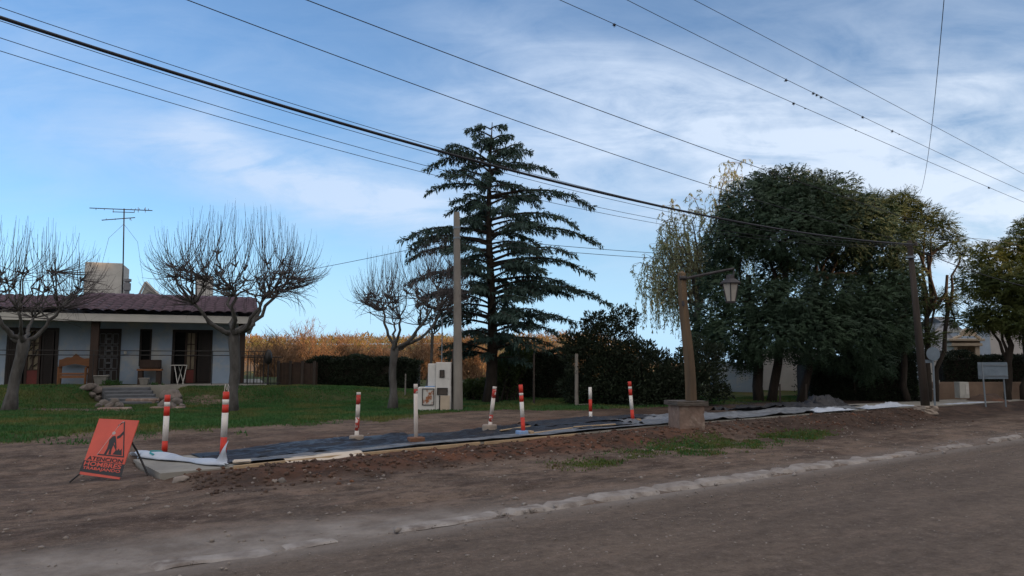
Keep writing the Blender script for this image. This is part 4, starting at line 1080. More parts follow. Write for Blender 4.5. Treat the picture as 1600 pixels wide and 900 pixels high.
# ---------------------------------------------------------------- pollarded bare trees
def bare_tree(label, base, fork, r0, targets_env, seed, n_limb, knobs, nshoot, shoot_r=.010, group='bare pollarded trees on the lawn', up=.55, name='bare_tree', dist=1.0, twigm='twig', knob_r=.042, tl=.42):
    """trunk to the fork, crooked limbs to the knobs, then long upcurving shoots from the knobs to the crown surface (centre, radii)"""
    rr = random.Random(seed); root = thing(name, label, 'tree', base, group)
    base = Vector(base); fork = Vector(fork)
    mb = MB(); pts = []; rs = []
    for i in range(9):
        u = i / 8; p = base.lerp(fork, u) + Vector((.05 * math.sin(u * 5 + seed), .04 * math.sin(u * 4), 0)) * math.sin(u * math.pi)
        if i == 0: p.z -= .1
        pts.append(p); rs.append(r0 * (1.35 - .5 * min(1, u * 4) + .04 * math.sin(u * 20)) if u < .25 else r0 * (.86 + .10 * (u > .85)))
    mb.tube(pts, rs, 12); mb.build('trunk', M['bark'], root, smooth=True)
    mb = MB(); lims = []
    ctr, rad_ = targets_env
    ctr = Vector(ctr)
    limbtips = []
    for i in range(n_limb):
        a = 2 * math.pi * (i + rr.uniform(-.2, .2)) / n_limb + .3
        tip = ctr + Vector((math.cos(a) * rad_[0] * .46, math.sin(a) * rad_[1] * .46, rad_[2] * rr.uniform(-.55, -.15)))
        limbtips.append(limb(mb, fork - Vector((0, 0, .06)), tip, r0 * .46, r0 * .22, -.13, 8, rr, 8, .10))
    kn = []
    for i in range(knobs):
        a = rr.uniform(0, 2 * math.pi); q = rr.uniform(.08, .66) ** .7
        tip = ctr + Vector((math.cos(a) * rad_[0] * q, math.sin(a) * rad_[1] * q, rad_[2] * rr.uniform(-.38, .34) * (1.1 - q) - rad_[2] * .12 * q))
        pts = min(limbtips, key=lambda p: min((v - tip).length for v in p)); st_ = min(pts[3:], key=lambda v: (v - tip).length)
        limb(mb, st_, tip, r0 * .20, r0 * .09, -.1, 6, rr, 6, .16); kn.append(tip)
        lathe(mb, tip - Vector((0, 0, knob_r * 1.1)), [(knob_r * .5, 0), (knob_r, knob_r * .8), (knob_r * .9, knob_r * 1.6), (knob_r * .3, knob_r * 2.2)], 6)
        for q2 in range(2):
            e = tip + Vector((rr.uniform(-1, 1), rr.uniform(-1, 1), rr.uniform(.2, 1))).normalized() * .16
            mb.tube([tip, e], [knob_r * .7, knob_r * .45], 5)
    for p in limbtips: kn.append(p[-1])
    mb.build('limbs', M['bark'], root, smooth=True)
    mb = MB()
    for i in range(nshoot):
        a = rr.uniform(0, 2 * math.pi); cz = rr.uniform(-.20, 1.0) if rr.random() < .72 else rr.uniform(-.65, .1); sz = math.sqrt(max(0, 1 - cz * cz))
        q = rr.uniform(.80, 1.06)
        T = ctr + Vector((math.cos(a) * sz * rad_[0], math.sin(a) * sz * rad_[1], cz * rad_[2])) * q
        k_ = sorted(kn, key=lambda v: math.hypot(v.x - T.x, v.y - T.y) + abs((T.z - v.z) - rad_[2] * .8) * .55)[: 6]; K = rr.choice(k_)
        d = T - K; hor = Vector((d.x, d.y, 0)); 
        c1 = K + hor * .85 + Vector((0, 0, d.z * .30))      # leaves outward, then turns up
        pts = []; rs = []; n_ = 7
        for j in range(n_ + 1):
            u = j / n_; p = K * (1 - u) ** 2 + c1 * 2 * u * (1 - u) + T * u * u
            if j: p = p + Vector((rr.uniform(-1, 1), rr.uniform(-1, 1), 0)) * .014
            pts.append(p); rs.append(shoot_r * (1.25 - .95 * u))
        mb.tube(pts, rs, 4, caps=False)
        for q2 in range(rr.randint(0, 3)):
            j = rr.randint(2, n_ - 1); s_ = pts[j]; dd = (pts[j + 1] - pts[j]).normalized()
            o_ = Vector((rr.uniform(-1, 1), rr.uniform(-1, 1), rr.uniform(.2, 1.0))).normalized()
            l_ = rr.uniform(.4, 1.2) * tl
            mb.tube([s_, s_ + (dd * .4 + o_ * .8) * l_ * .45, s_ + (dd * .6 + o_ * .6) * l_ * .8 + Vector((0, 0, l_ * .35))], [rs[j] * .65, rs[j] * .5, rs[j] * .3], 3, caps=False)
    mb.build('shoots', M[twigm], root)
    return root
Y2 = 21.4; b2 = tb_(362, 636, Y2); b2.z += .1
bare_tree('bare pollarded tree before the right end of the house, widest crown of the three', b2, at(366, 520, Y2), .165, (at(370, 425, Y2), (2.55, 2.3, 2.0)), 5, 7, 44, 520, .0085)
Y1 = 20.6; b1 = tb_(14, 641, Y1); b1.z += .1
bare_tree('bare pollarded tree at the left edge before the house', b1, at(38, 530, Y1), .16, (at(28, 440, Y1), (2.35, 2.1, 1.85)), 9, 5, 34, 380, .0085)
Y3 = 22.0; b3 = tb_(613, 638, Y3); b3.z += .1
bare_tree('bare pollarded tree left of the white meter pillar, in front of the cedar', b3, at(617, 543, Y3), .125, (at(645, 462, Y3), (1.85, 1.7, 1.65)), 14, 6, 38, 380, .0075, tl=.35)
# long thin bare branches reaching up behind the third tree
bare_tree('slender bare sapling with reddish twigs against the cedar behind the concrete pole', tb_(664, 630, 23.0), at(676, 520, 23.0), .05, (at(690, 428, 23.0), (.95, .9, 1.45)), 17, 4, 8, 150, .0075, None, name='bare_sapling', knob_r=.02, tl=.5)

# ---------------------------------------------------------------- cedar
def cedar():
    Y = 24.5; rr = np.random.RandomState(4); r2 = random.Random(4)
    b = tb_(766, 630, Y); b.z += .1
    root = thing('cedar_tree', 'tall dark blue green cedar with tiered drooping branches and a warm lit tip', 'tree', b)
    top = at(767, 192, Y); mb = MB(); pts, rs = [], []
    for i in range(15):
        u = i / 14; pts.append(b.lerp(top, u) + Vector((.07 * math.sin(u * 7), .05 * math.sin(u * 5), -.1 if i == 0 else 0))); rs.append(.20 * (1 - u) ** .9 + .012 + (.10 if i == 0 else 0))
    mb.tube(pts, rs, 10); mb.build('trunk', M['bark_dark'], root, smooth=True)
    def zof(py): return at(767, py, Y).z
    zs = [zof(p) for p in (600, 570, 520, 490, 470, 430, 390, 375, 335, 310, 280, 250, 225, 205, 192)]
    lR = [1.4, 1.9, 3.5, 3.9, 3.0, 2.9, 3.3, 2.5, 2.5, 2.0, 1.75, 1.35, .95, .55, .1]
    lL = [1.4, 1.9, 2.1, 2.4, 2.6, 2.8, 3.1, 2.9, 1.7, 1.8, 1.9, 1.5, .95, .6, .1]
    o_z = np.array(zs); mbb = MB(); PP, DD, LL = [], [], []
    heroes = [(830, 237, .3), (868, 270, -.3), (925, 322, .2), (936, 379, -.2), (926, 428, .4), (900, 350, -.5), (955, 474, -.1), (905, 455, .6), (800, 212, .2), (727, 203, .1), (690, 236, -.2), (668, 262, .3), (668, 298, -.4), (700, 332, .2),
              (628, 374, -.2), (640, 392, .5), (636, 442, -.4), (655, 472, .3), (690, 500, -.3), (700, 560, .3), (850, 500, -.6), (870, 520, .5), (745, 196, 0), (790, 196, .1)]
    jobs = []
    for (px, py, yo) in heroes:
        tip = at(px, py, Y + yo); hl = math.hypot(tip.x - b.x, tip.y - b.y); z0 = tip.z - .02 * hl + .10 * hl if py > 240 else tip.z - .28 * hl
        jobs.append((z0, math.atan2(tip.y - b.y, tip.x - b.x), hl, tip.z, 1.0))
    zb_ = zof(562); nb_ = 104
    for k in range(nb_):
        u = ((k + r2.random()) / nb_) ** 1.05; z = zb_ + (top.z - .55 - zb_) * u; a = k * 2.4 + r2.uniform(-.5, .5)
        w = (math.cos(a) + 1) / 2; L_ = (np.interp(z, o_z, lR) * w + np.interp(z, o_z, lL) * (1 - w)) * r2.uniform(.42, .96)
        frac = (z - b.z) / (top.z - b.z); jobs.append((z, a, L_, z + L_ * (r2.uniform(-.16, .14) if frac < .8 else r2.uniform(.1, .5)), r2.uniform(.7, 1.1)))
    for (z, a, L_, zt, dn) in jobs:
        frac = min(.99, max(0, (z - b.z) / (top.z - b.z))); st_ = b.lerp(top, frac); dirh = Vector((math.cos(a), math.sin(a), 0)); nseg = 9; P_ = []; k1 = r2.uniform(-1, 1)
        side = Vector((-dirh.y, dirh.x, 0))
        for j in range(nseg + 1):
            u = j / nseg; P_.append(st_ + dirh * L_ * u + side * (.05 * L_ * k1 * math.sin(u * 3)) + Vector((0, 0, (zt - st_.z) * u + L_ * .11 * math.sin(u * 3.14 * .9) - .05 * L_ * max(0, u - .75) * 4)))
        mbb.tube(P_, [max(.006, (.022 + .012 * L_) * (1 - j / nseg * .9)) for j in range(nseg + 1)], 5)
        nside = int((5 + L_ * 7.5) * dn)
        for j in range(nside):
            u = .26 + .74 * (j + r2.random()) / nside; i0 = min(nseg - 1, int(u * nseg)); p = P_[i0].lerp(P_[i0 + 1], u * nseg - i0)
            sg = r2.choice((-1, 1)); sl = (.14 + .30 * L_ * .4) * (1.3 - u) * r2.uniform(.55, 1.5)
            dv = (side * sg * r2.uniform(.4, 1) + dirh * r2.uniform(.4, 1.0)).normalized()
            e = p + dv * sl + Vector((0, 0, -.28 * sl + r2.uniform(-.07, .04)))
            mbb.tube([p, e], [.008, .003], 3, caps=False)
            nn = int(14 + 44 * sl)
            t_ = rr.rand(nn); pp = np.array(p)[None] * (1 - t_[:, None]) + np.array(e)[None] * t_[:, None] + rr.randn(nn, 3) * np.array([.035, .035, .02])
            d = np.array(dv)[None] * .8 + rr.randn(nn, 3) * .5; hang = rr.rand(nn) < .38; d[:, 2] -= .3 + 1.3 * hang
            PP.append(pp); DD.append(unit(d)); LL.append(.06 + .10 * rr.rand(nn) + .09 * hang * rr.rand(nn))
        nn = int(40 * L_) + 12
        t_ = .15 + .85 * rr.rand(nn); ax = np.array([tuple(v) for v in P_])
        pp = np.stack([np.interp(t_ * nseg, np.arange(nseg + 1), ax[:, c]) for c in range(3)], 1) + rr.randn(nn, 3) * .03
        d = np.array(dirh)[None] + rr.randn(nn, 3) * .6; d[:, 2] -= .3
        PP.append(pp); DD.append(unit(d)); LL.append(.07 + .10 * rr.rand(nn))
    mbb.build('branches', M['bark_dark'], root)
    P_, D_, l_ = np.concatenate(PP), np.concatenate(DD), np.concatenate(LL)
    V, F = leaves(P_, D_, unit(np.cross(D_, rdir(rr, len(P_)))), l_, l_ * .13)
    np_mesh('foliage', V, F, M['needle'], root)
cedar()

# ---------------------------------------------------------------- hedges, bush
def hedge(name, label, x0, x1, y0, y1, z0, top, n, seed, matn='leaf_hedge', leaf=.075, cat='hedge', group=None, bulge=.25):
    """box hedge with a knobbly outline, top(x) gives the height"""
    rr = np.random.RandomState(seed); root = thing(name, label, cat, ((x0 + x1) / 2, (y0 + y1) / 2, z0), group)
    # woody core
    nx = max(4, int((x1 - x0) / .3)); xs = np.linspace(x0 + .12, x1 - .12, nx)
    prof = [(y0 + .18, z0 - .1), (y0 + .16, .6), (y0 + .22, .88), ((y0 + y1) / 2, .93), (y1 - .22, .88), (y1 - .16, .6), (y1 - .18, z0 - .1)]
    V = []
    for x in xs:
        T = float(top(x)) 
        for i, (y, z) in enumerate(prof):
            zz = z if i in (0, 6) else z0 + (T - z0) * z
            V.append((x, y + .12 * (float(fbm(np.array([x]), np.array([zz * 1.0 + i]), .9, 3, seed)[0]) - .5), zz))
    F = grid_faces(nx, 7).tolist(); mb = MB(); mb.add(V, F); mb.add(V[:7], [tuple(range(7))]); mb.add(V[-7:], [tuple(reversed(range(7)))])
    mb.build('stems', M['bark_dark'], root)
    x = x0 + (x1 - x0) * rr.rand(n); T = np.array(top(x)); f = rr.rand(n)
    onTop = rr.rand(n) < .33
    y = np.where(onTop, y0 + (y1 - y0) * rr.rand(n), y0 + (.05 + .16 * rr.rand(n) ** 1.5))
    y = np.where(~onTop & (rr.rand(n) < .12), y1 - .1, y)
    z = np.where(onTop, T - .12 * rr.rand(n), z0 + (T - z0) * f)
    lump = fbm(x, z, 1.6, 4, seed + 3) - .5
    y = y + bulge * -lump * 1.6 * (~onTop); z = z + onTop * lump * bulge * 2.0
    P_ = np.stack([x, y, z], 1); D = unit(np.stack([rr.randn(n) * .8, -.6 * (~onTop) + rr.randn(n) * .6, .35 + rr.randn(n) * .6], 1))
    l_ = leaf * (.6 + .8 * rr.rand(n)); V, F = leaves(P_, D, unit(np.cross(D, rdir(rr, n))), l_, l_ * .26)
    np_mesh('foliage', V, F, M[matn], root)
    return root
def topline(pts, Y):
    X = [at(p[0], p[1], Y).x for p in pts]; Z = [at(p[0], p[1], Y).z for p in pts]
    return lambda x: np.interp(x, X, Z) + .10 * (fbm(np.asarray(x, float), np.asarray(x, float) * 0, 1.1, 3, 17) - .5) * 2
def hedge_px(name, label, pts, Y, depth, n, seed, **k):
    xa, xb = at(pts[0][0], 560, Y).x, at(pts[-1][0], 560, Y).x
    return hedge(name, label, xa, xb, Y, Y + depth, gz((xa + xb) / 2, Y) - .05, topline(pts, Y), n, seed, **k)
GH = 'dark hedges across the back of the gardens'
hedge_px('hedge', 'long dark hedge behind the lawn, left of the white meter pillar', [(476, 566), (500, 558), (560, 556), (620, 560), (655, 562)], 31.0, 1.6, 26000, 3, group=GH)
hedge_px('hedge', 'dark clipped hedge block between the cedar and the weathered fence post', [(776, 560), (790, 549), (840, 546), (900, 550)], 27.0, 1.8, 16000, 4, group=GH)
hedge_px('hedge', 'low dark hedge below the cedar, right of the concrete pole', [(722, 598), (745, 590), (780, 582)], 27.8, .9, 4000, 5, group=GH, matn='leaf_feather')
hedge_px('hedge', 'tall dark clipped hedge under the big trees, left of the leaning utility pole', [(1262, 565), (1300, 556), (1360, 553), (1440, 556)], 27.5, 1.6, 26000, 6, group=GH)
hedge_px('hedge', 'dark hedge on the tan wall at the right edge, under the arched gateway', [(1474, 556), (1512, 553), (1560, 555), (1660, 556)], 29.6, 1.0, 19000, 7, group=GH)

def bush(name, label, base, clumps, n, seed, matn='leaf_hedge', leaf=.10, lw=.2, group=None, squash=.85):
    rr = np.random.RandomState(seed); r2 = random.Random(seed); root = thing(name, label, 'bush', base, group); mb = MB()
    for c, r in clumps:
        for k in range(6):
            d = Vector((r2.gauss(0, 1), r2.gauss(0, 1), r2.gauss(.3, .7))).normalized() * r * .8
            limb(mb, Vector(base) + Vector((r2.uniform(-.3, .3), r2.uniform(-.2, .2), -.05)), Vector(c) + d, .03, .006, .05, 5, r2, 4, .08)
    mb.build('stems', M['bark_dark'], root)
    vol = np.array([r ** 2 for c, r in clumps]); per = (vol / vol.sum() * n).astype(int)
    P_, D = clump_points(rr, [c for c, r in clumps], [r for c, r in clumps], per, .2, squash)
    keep = P_[:, 2] > base[2] - .02; P_, D = P_[keep], D[keep]; D[:, 2] += .35; D = unit(D)
    l_ = leaf * (.6 + .9 * rr.rand(len(P_))); V, F = leaves(P_, D, unit(np.cross(D, rdir(rr, len(P_)))), l_, l_ * lw)
    np_mesh('foliage', V, F, M[matn], root); return root
Yb = 24.0
bush('large_bush', 'large rounded dark bush between the weathered fence post and the lamp post', tb_(990, 630, Yb), [pxc(920, 560, Yb, 42), pxc(905, 610, Yb, 30), pxc(940, 533, Yb, 42), pxc(945, 590, Yb, 52), pxc(1010, 582, Yb, 50), pxc(995, 555, Yb - .3, 34), pxc(1060, 588, Yb, 42), pxc(1090, 600, Yb, 42),
     pxc(1050, 610, Yb, 40), pxc(1000, 610, Yb - .2, 42), pxc(955, 612, Yb, 34), pxc(1100, 560, Yb + .3, 36), pxc(930, 505, Yb, 22), pxc(975, 500, Yb, 24), pxc(895, 535, Yb, 20), pxc(1128, 612, Yb, 16)], 42000, 8)
bush('garden_shrub', 'small green shrub below the cedar right of the concrete pole', tb_(741, 620, 26.0), [pxc(738, 606, 26, 14), pxc(752, 612, 26, 12), pxc(728, 614, 26, 10)], 1800, 9, 'leaf_feather')
bush('palm_shrub', 'spiky green shrub at the left end of the clipped hedge block', tb_(795, 625, 25.6), [pxc(792, 580, 26, 22), pxc(812, 560, 26, 18), pxc(790, 604, 26, 18)], 2600, 19, 'leaf_feather', .22, .08)
for i, (px, py, r) in enumerate([(182, 604, 9), (168, 602, 7), (240, 606, 8), (252, 609, 8)]):
    Yq = 26.1 - .01 * i + (.5 if px > 200 else 0); bush('garden_plant', ['trailing green plant at the left of the steps top', 'small plant beneath the square pot', 'low trailing plant right of the steps top', 'grey green plant above the big right boulder'][i],
         ground_at(px, py + 6), [(tuple(at(px, py, ground_at(px, py + 6).y)), r * .022)], 420, 30 + i, 'grass', .09, .12, 'plants at the steps')

# ---------------------------------------------------------------- the big trees on the right
Yt = 26.2
leafy_tree('pepper_tree', 'largest dark dense tree behind the lamp post, broad round crown', tb_(1200, 628, Yt), [(tb_(1186, 628, Yt), at(1170, 430, Yt), .20), (tb_(1205, 628, Yt), at(1225, 420, Yt), .18), (tb_(1250, 630, Yt), at(1290, 430, Yt), .17)],
    [pxc(1180, 330, Yt, 58), pxc(1230, 302, Yt, 50), pxc(1290, 312, Yt, 50), pxc(1150, 370, Yt, 46), pxc(1230, 365, Yt - .6, 66), pxc(1310, 355, Yt, 62), pxc(1350, 345, Yt, 48), pxc(1380, 385, Yt, 44), pxc(1270, 330, Yt + 1.2, 60), pxc(1195, 288, Yt + .5, 26),
     pxc(1125, 445, Yt, 34), pxc(1180, 472, Yt - .8, 42), pxc(1240, 468, Yt - 1.2, 46), pxc(1300, 462, Yt - .8, 42), pxc(1355, 465, Yt - .4, 42), pxc(1390, 440, Yt, 40), pxc(1110, 500, Yt, 34), pxc(1150, 520, Yt - .5, 46), pxc(1210, 520, Yt - 1, 50), pxc(1270, 515, Yt - 1, 54),
     pxc(1330, 515, Yt - .6, 52), pxc(1385, 510, Yt, 44), pxc(1100, 540, Yt, 30), pxc(1165, 560, Yt - .3, 22), pxc(1300, 552, Yt, 30), pxc(1360, 560, Yt, 36), pxc(1215, 420, Yt + 1.2, 34), pxc(1335, 415, Yt + 1.2, 32), pxc(1130, 410, Yt + .8, 26), pxc(1275, 408, Yt + 1.4, 34)], 'leaf_dark', 43000, .235, 41, pairs=5, lw=.22, squash=.85, droop=.55)
leafy_tree('feathery_tree', 'airy feathery tree with upright sprays behind the leaning utility pole', tb_(1440, 628, 27.0), [(tb_(1420, 628, 27), at(1400, 420, 27), .13), (tb_(1450, 628, 27), at(1450, 400, 27), .12), (tb_(1462, 628, 27), at(1480, 430, 27), .10)],
    [pxc(1385, 330, 27, 34), pxc(1410, 318, 27, 26), pxc(1360, 318, 27, 22), pxc(1440, 335, 27, 22), pxc(1468, 350, 27, 20), pxc(1488, 378, 27, 18), pxc(1420, 365, 27, 34), pxc(1502, 398, 27, 12), pxc(1450, 395, 27.5, 16), pxc(1478, 470, 27, 18), pxc(1436, 470, 27, 22),
     pxc(1492, 498, 27, 14), pxc(1415, 430, 27, 26), pxc(1405, 520, 27, 30), pxc(1448, 525, 27, 18)], 'leaf_feather', 4200, .30, 43, pairs=6, lw=.13, inner=.1, droop=.2)
leafy_tree('golden_tree', 'green and golden tree at the right edge of the photo', tb_(1585, 620, 28.5), [(tb_(1575, 620, 28.5), at(1575, 470, 28.5), .14), (tb_(1600, 620, 28.5), at(1610, 460, 28.5), .14)],
    [pxc(1545, 400, 28.5, 26), pxc(1590, 390, 28.5, 32), pxc(1640, 380, 28.5, 44), pxc(1530, 440, 28.5, 34), pxc(1575, 440, 28, 42), pxc(1620, 440, 28, 48), pxc(1555, 490, 28.5, 38), pxc(1600, 500, 28, 38), pxc(1650, 480, 28, 50), pxc(1535, 500, 28.8, 22), pxc(1600, 355, 28.5, 14)],
    'leaf_gold', 9000, .28, 45, pairs=5, lw=.2, inner=.2)
leafy_tree('background_tree', 'dark tree filling the gap behind the largest tree, before the white wall', tb_(1330, 600, 31.0), [(tb_(1330, 600, 31), at(1330, 480, 31), .15)],
    [pxc(1330, 500, 31, 44), pxc(1390, 480, 31, 40), pxc(1290, 510, 31, 36), pxc(1240, 500, 31, 30), pxc(1395, 545, 31, 30)], 'leaf_dark', 6000, .32, 47, pairs=4, lw=.22)

# ---------------------------------------------------------------- willow
def willow():
    rr = random.Random(6); rn = np.random.RandomState(6); Y = 30.0
    base = tb_(1085, 610, Y); root = thing('willow', 'pale thin leaved willow with hanging strands left of the largest tree', 'tree', base)
    mb = MB(); T = [at(1075, 420, Y), at(1120, 330, Y), at(1160, 300, Y), at(1050, 400, Y)]
    main = limb(mb, base, at(1088, 450, Y), .18, .10, 0, 6, rr, 8, .04)
    tips = []
    for (px, py) in [(1040, 345), (1070, 335), (1095, 330), (1015, 400), (1140, 265), (1155, 255), (1170, 280), (1120, 320), (1100, 370), (1035, 380), (1010, 430), (1005, 450), (1000, 410), (1025, 360), (1050, 320), (1085, 310), (1060, 360), (1215, 272), (1270, 275), (1290, 285), (1150, 275), (1240, 280)]:
        yy = Y + rr.uniform(-.9, .9); tips.append(limb(mb, main[-1 - rr.randint(0, 2)], at(px, py, yy), .05, .012, .10, 7, rr, 5, .08))
    mb.build('trunk', M['bark'], root, smooth=True)
    mb = MB(); PP, DD, LL = [], [], []
    for pts in tips:
        for k in range(25):
            j = rr.randint(3, len(pts) - 1); s_ = pts[j] + Vector((rr.gauss(0, .2), rr.gauss(0, .3), rr.gauss(0, .1)))
            mx = (s_.z - 1.3) * .62; ln = rr.uniform(.25, 1.0) * mx if s_.z < 7.6 else rr.uniform(.25, .9)
            ang = rr.uniform(0, 6.28); out = Vector((math.cos(ang), math.sin(ang), 0)) * rr.uniform(.15, .5)
            Q = []
            for i in range(8):
                u = i / 7; Q.append(s_ + out * math.sin(min(1, u * 1.4) * 1.57) + Vector((.04 * math.sin(u * 8 + k), 0, .16 * math.sin(u * 3.14) - ln * u ** 1.3)))
            mb.tube([pts[j]] + Q, [.008] + [.006 - .004 * i / 7 for i in range(8)], 3, caps=False)
            m = int(10 + 24 * ln); t_ = rn.rand(m) * 7; A = np.array([tuple(q) for q in Q])
            PP.append(np.stack([np.interp(t_, np.arange(8), A[:, c]) for c in range(3)], 1)); d = rn.randn(m, 3) * .45; d[:, 2] -= .9; DD.append(unit(d)); LL.append(.09 + .08 * rn.rand(m))
    mb.build('hanging_twigs', M['twig_tan'], root)
    P_, D, l_ = np.concatenate(PP), np.concatenate(DD), np.concatenate(LL)
    V, F = leaves(P_, D, unit(np.cross(D, rdir(rn, len(P_)))), l_, l_ * .13); np_mesh('foliage', V, F, M['leaf_willow'], root)
willow()

# ---------------------------------------------------------------- the hill with golden scrub
hx_ = np.linspace(-260, 240, 126); hy_ = np.concatenate([np.linspace(55, 200, 60), np.linspace(206, 420, 20)])
A_, B_ = np.meshgrid(hx_, hy_, indexing='ij')
def hill_h(x, y):
    crest = 6.2 + 1.4 * (fbm(x, x * 0, .018, 3, 3) - .5) * 2
    crest = crest * (1 - .75 * sst(.09, .20, x / y))
    return .3 + crest * sst(62, 165, y) * (.82 + .36 * fbm(x, y, .03, 3, 8)) + (y > 165) * 0
o = np_mesh('hill', np.stack([A_.ravel(), B_.ravel(), hill_h(A_, B_).ravel() - .5], 1), grid_faces(len(hx_), len(hy_)), M['scrub'], smooth=True)
tag(o, 'long low hill covered in golden scrub', 'hill', kind='structure')
def scrub():
    rr = np.random.RandomState(12); n = 2600; Vt, Vl = [], []
    x = -120 + 190 * rr.rand(n); y = 62 + 118 * rr.rand(n) ** 1.2
    inside = (np.abs(x) < .85 * y) & (x < .17 * y); x, y = x[inside], y[inside]
    z = hill_h(x, y) - .5; tw = []
    for i in range(len(x)):
        h = (.7 + 1.0 * rr.rand()) * (1 + .25 * (y[i] > 110)); m = 80
        a = rr.rand(m) * 6.28; q = np.sqrt(rr.rand(m)) * h * .75; hh = (.15 + .85 * rr.rand(m)) * h * (1 - .35 * (q / (h * .75)) ** 2)
        P_ = np.stack([x[i] + np.cos(a) * q, y[i] + np.sin(a) * q, z[i] + hh], 1)
        D = unit(np.stack([np.cos(a) * .6, np.sin(a) * .6, np.full(m, 1.0)], 1) + .5 * rr.randn(m, 3)); l_ = h * (.16 + .22 * rr.rand(m))
        Vt.append(leaves(P_, D, unit(np.cross(D, rdir(rr, m))), l_, l_ * (.07 + .10 * (rr.rand() < .4)))[0])
    V = np.concatenate(Vt); F = np.arange(len(V)).reshape(-1, 4)
    o = np_mesh('scrub', V, F, M['scrub']); tag(o, 'tangled golden brown scrub covering the far hill', 'scrub', kind='stuff')
scrub()
# nearer bare bushes sticking up over the hedge
for i, (px, Y, h, w, lb) in enumerate([(478, 46, 3.9, 2.4, 'leafless tan bush behind the board fence, its twigs above the hill line'), (535, 48, 3.2, 2.0, 'tan twiggy bush behind the left part of the long hedge'), (590, 50, 2.8, 2.4, 'bare brown bush behind the middle of the long hedge'),
                             (425, 44, 3.1, 2.0, 'yellowish bush right behind the iron fence'), (665, 46, 3.2, 2.4, 'reddish brown bush behind the white meter pillar'), (730, 47, 3.5, 2.2, 'reddish brown bush glimpsed under the cedar'), (840, 48, 3.2, 2.6, 'golden bush seen over the clipped hedge block')]):
    rr = random.Random(70 + i); c = at(px, 560, Y); z0 = .6; root = thing('twiggy_bush', lb, 'bush', (c.x, Y, z0), 'golden leafless bushes beyond the hedges'); mb = MB()
    for k in range(150):
        a = rr.uniform(0, 6.28); q = rr.uniform(0, 1) ** .6; s_ = Vector((c.x + rr.uniform(-.5, .5) * w, Y + rr.uniform(-.4, .4), z0)); e = Vector((c.x + math.cos(a) * q * w, Y + math.sin(a) * q * w * .7, z0 + h * rr.uniform(.5, 1) * (1 - .4 * q * q)))
        m_ = s_.lerp(e, .5) + Vector((0, 0, .3)); mb.tube([s_, m_, e], [.028, .016, .005], 3, caps=False)
        for j in range(7):
            b_ = m_.lerp(e, rr.random()); t_ = b_ + Vector((rr.uniform(-1, 1), rr.uniform(-1, 1), rr.uniform(.1, 1.1))) * .42; mb.tube([b_, t_], [.012, .004], 3, caps=False)
    mb.build('twigs', M['twig_tan'], root)
# unseen tree row added behind and right of the camera to shade the street
def shade_row():
    rr = np.random.RandomState(31); r2 = random.Random(31)
    h = Vector((math.sin(rad(SUN_AZ)), math.cos(rad(SUN_AZ)), 0)); t_ = Vector((-h.y, h.x, 0))
    for i in range(SHADE_N):
        off = (i - SHADE_N / 2 + .5) * 4.4; c = h * (38 + r2.uniform(-2, 2)) + t_ * (off + SHADE_SHIFT); H = (SHADE_LOW if off + SHADE_SHIFT > 27 else SHADE_H[i % len(SHADE_H)]) + r2.uniform(-.5, .5); z0 = 0.0
        root = thing('added_shade_tree', 'unseen tall dark cypress added to shade the street, outside the picture', 'tree', (c.x, c.y, z0), 'unseen cypress row added for shade')
        mb = MB(); mb.tube([(c.x, c.y, z0), (c.x, c.y, H * .5), (c.x, c.y, H * .97)], [.3, .18, .03], 7); mb.build('trunk', M['bark_dark'], root)
        n = 5200; u = rr.rand(n); a = rr.rand(n) * 6.28; R = 2.7 * np.minimum(1, (1 - u) * 4.0) ** .6 * (.75 + .3 * rr.rand(n)); 
        P_ = np.stack([c.x + np.cos(a) * R, c.y + np.sin(a) * R, z0 + .1 + u * (H - .1)], 1); D = unit(np.stack([np.cos(a) * .4, np.sin(a) * .4, np.full(n, 1.0)], 1) + .3 * rr.randn(n, 3))
        V, F = leaves(P_, D, unit(np.cross(D, rdir(rr, n))), .75 + .4 * rr.rand(n), .26 + .1 * rr.rand(n)); np_mesh('foliage', V, F, M['leaf_hedge'], root)
shade_row()

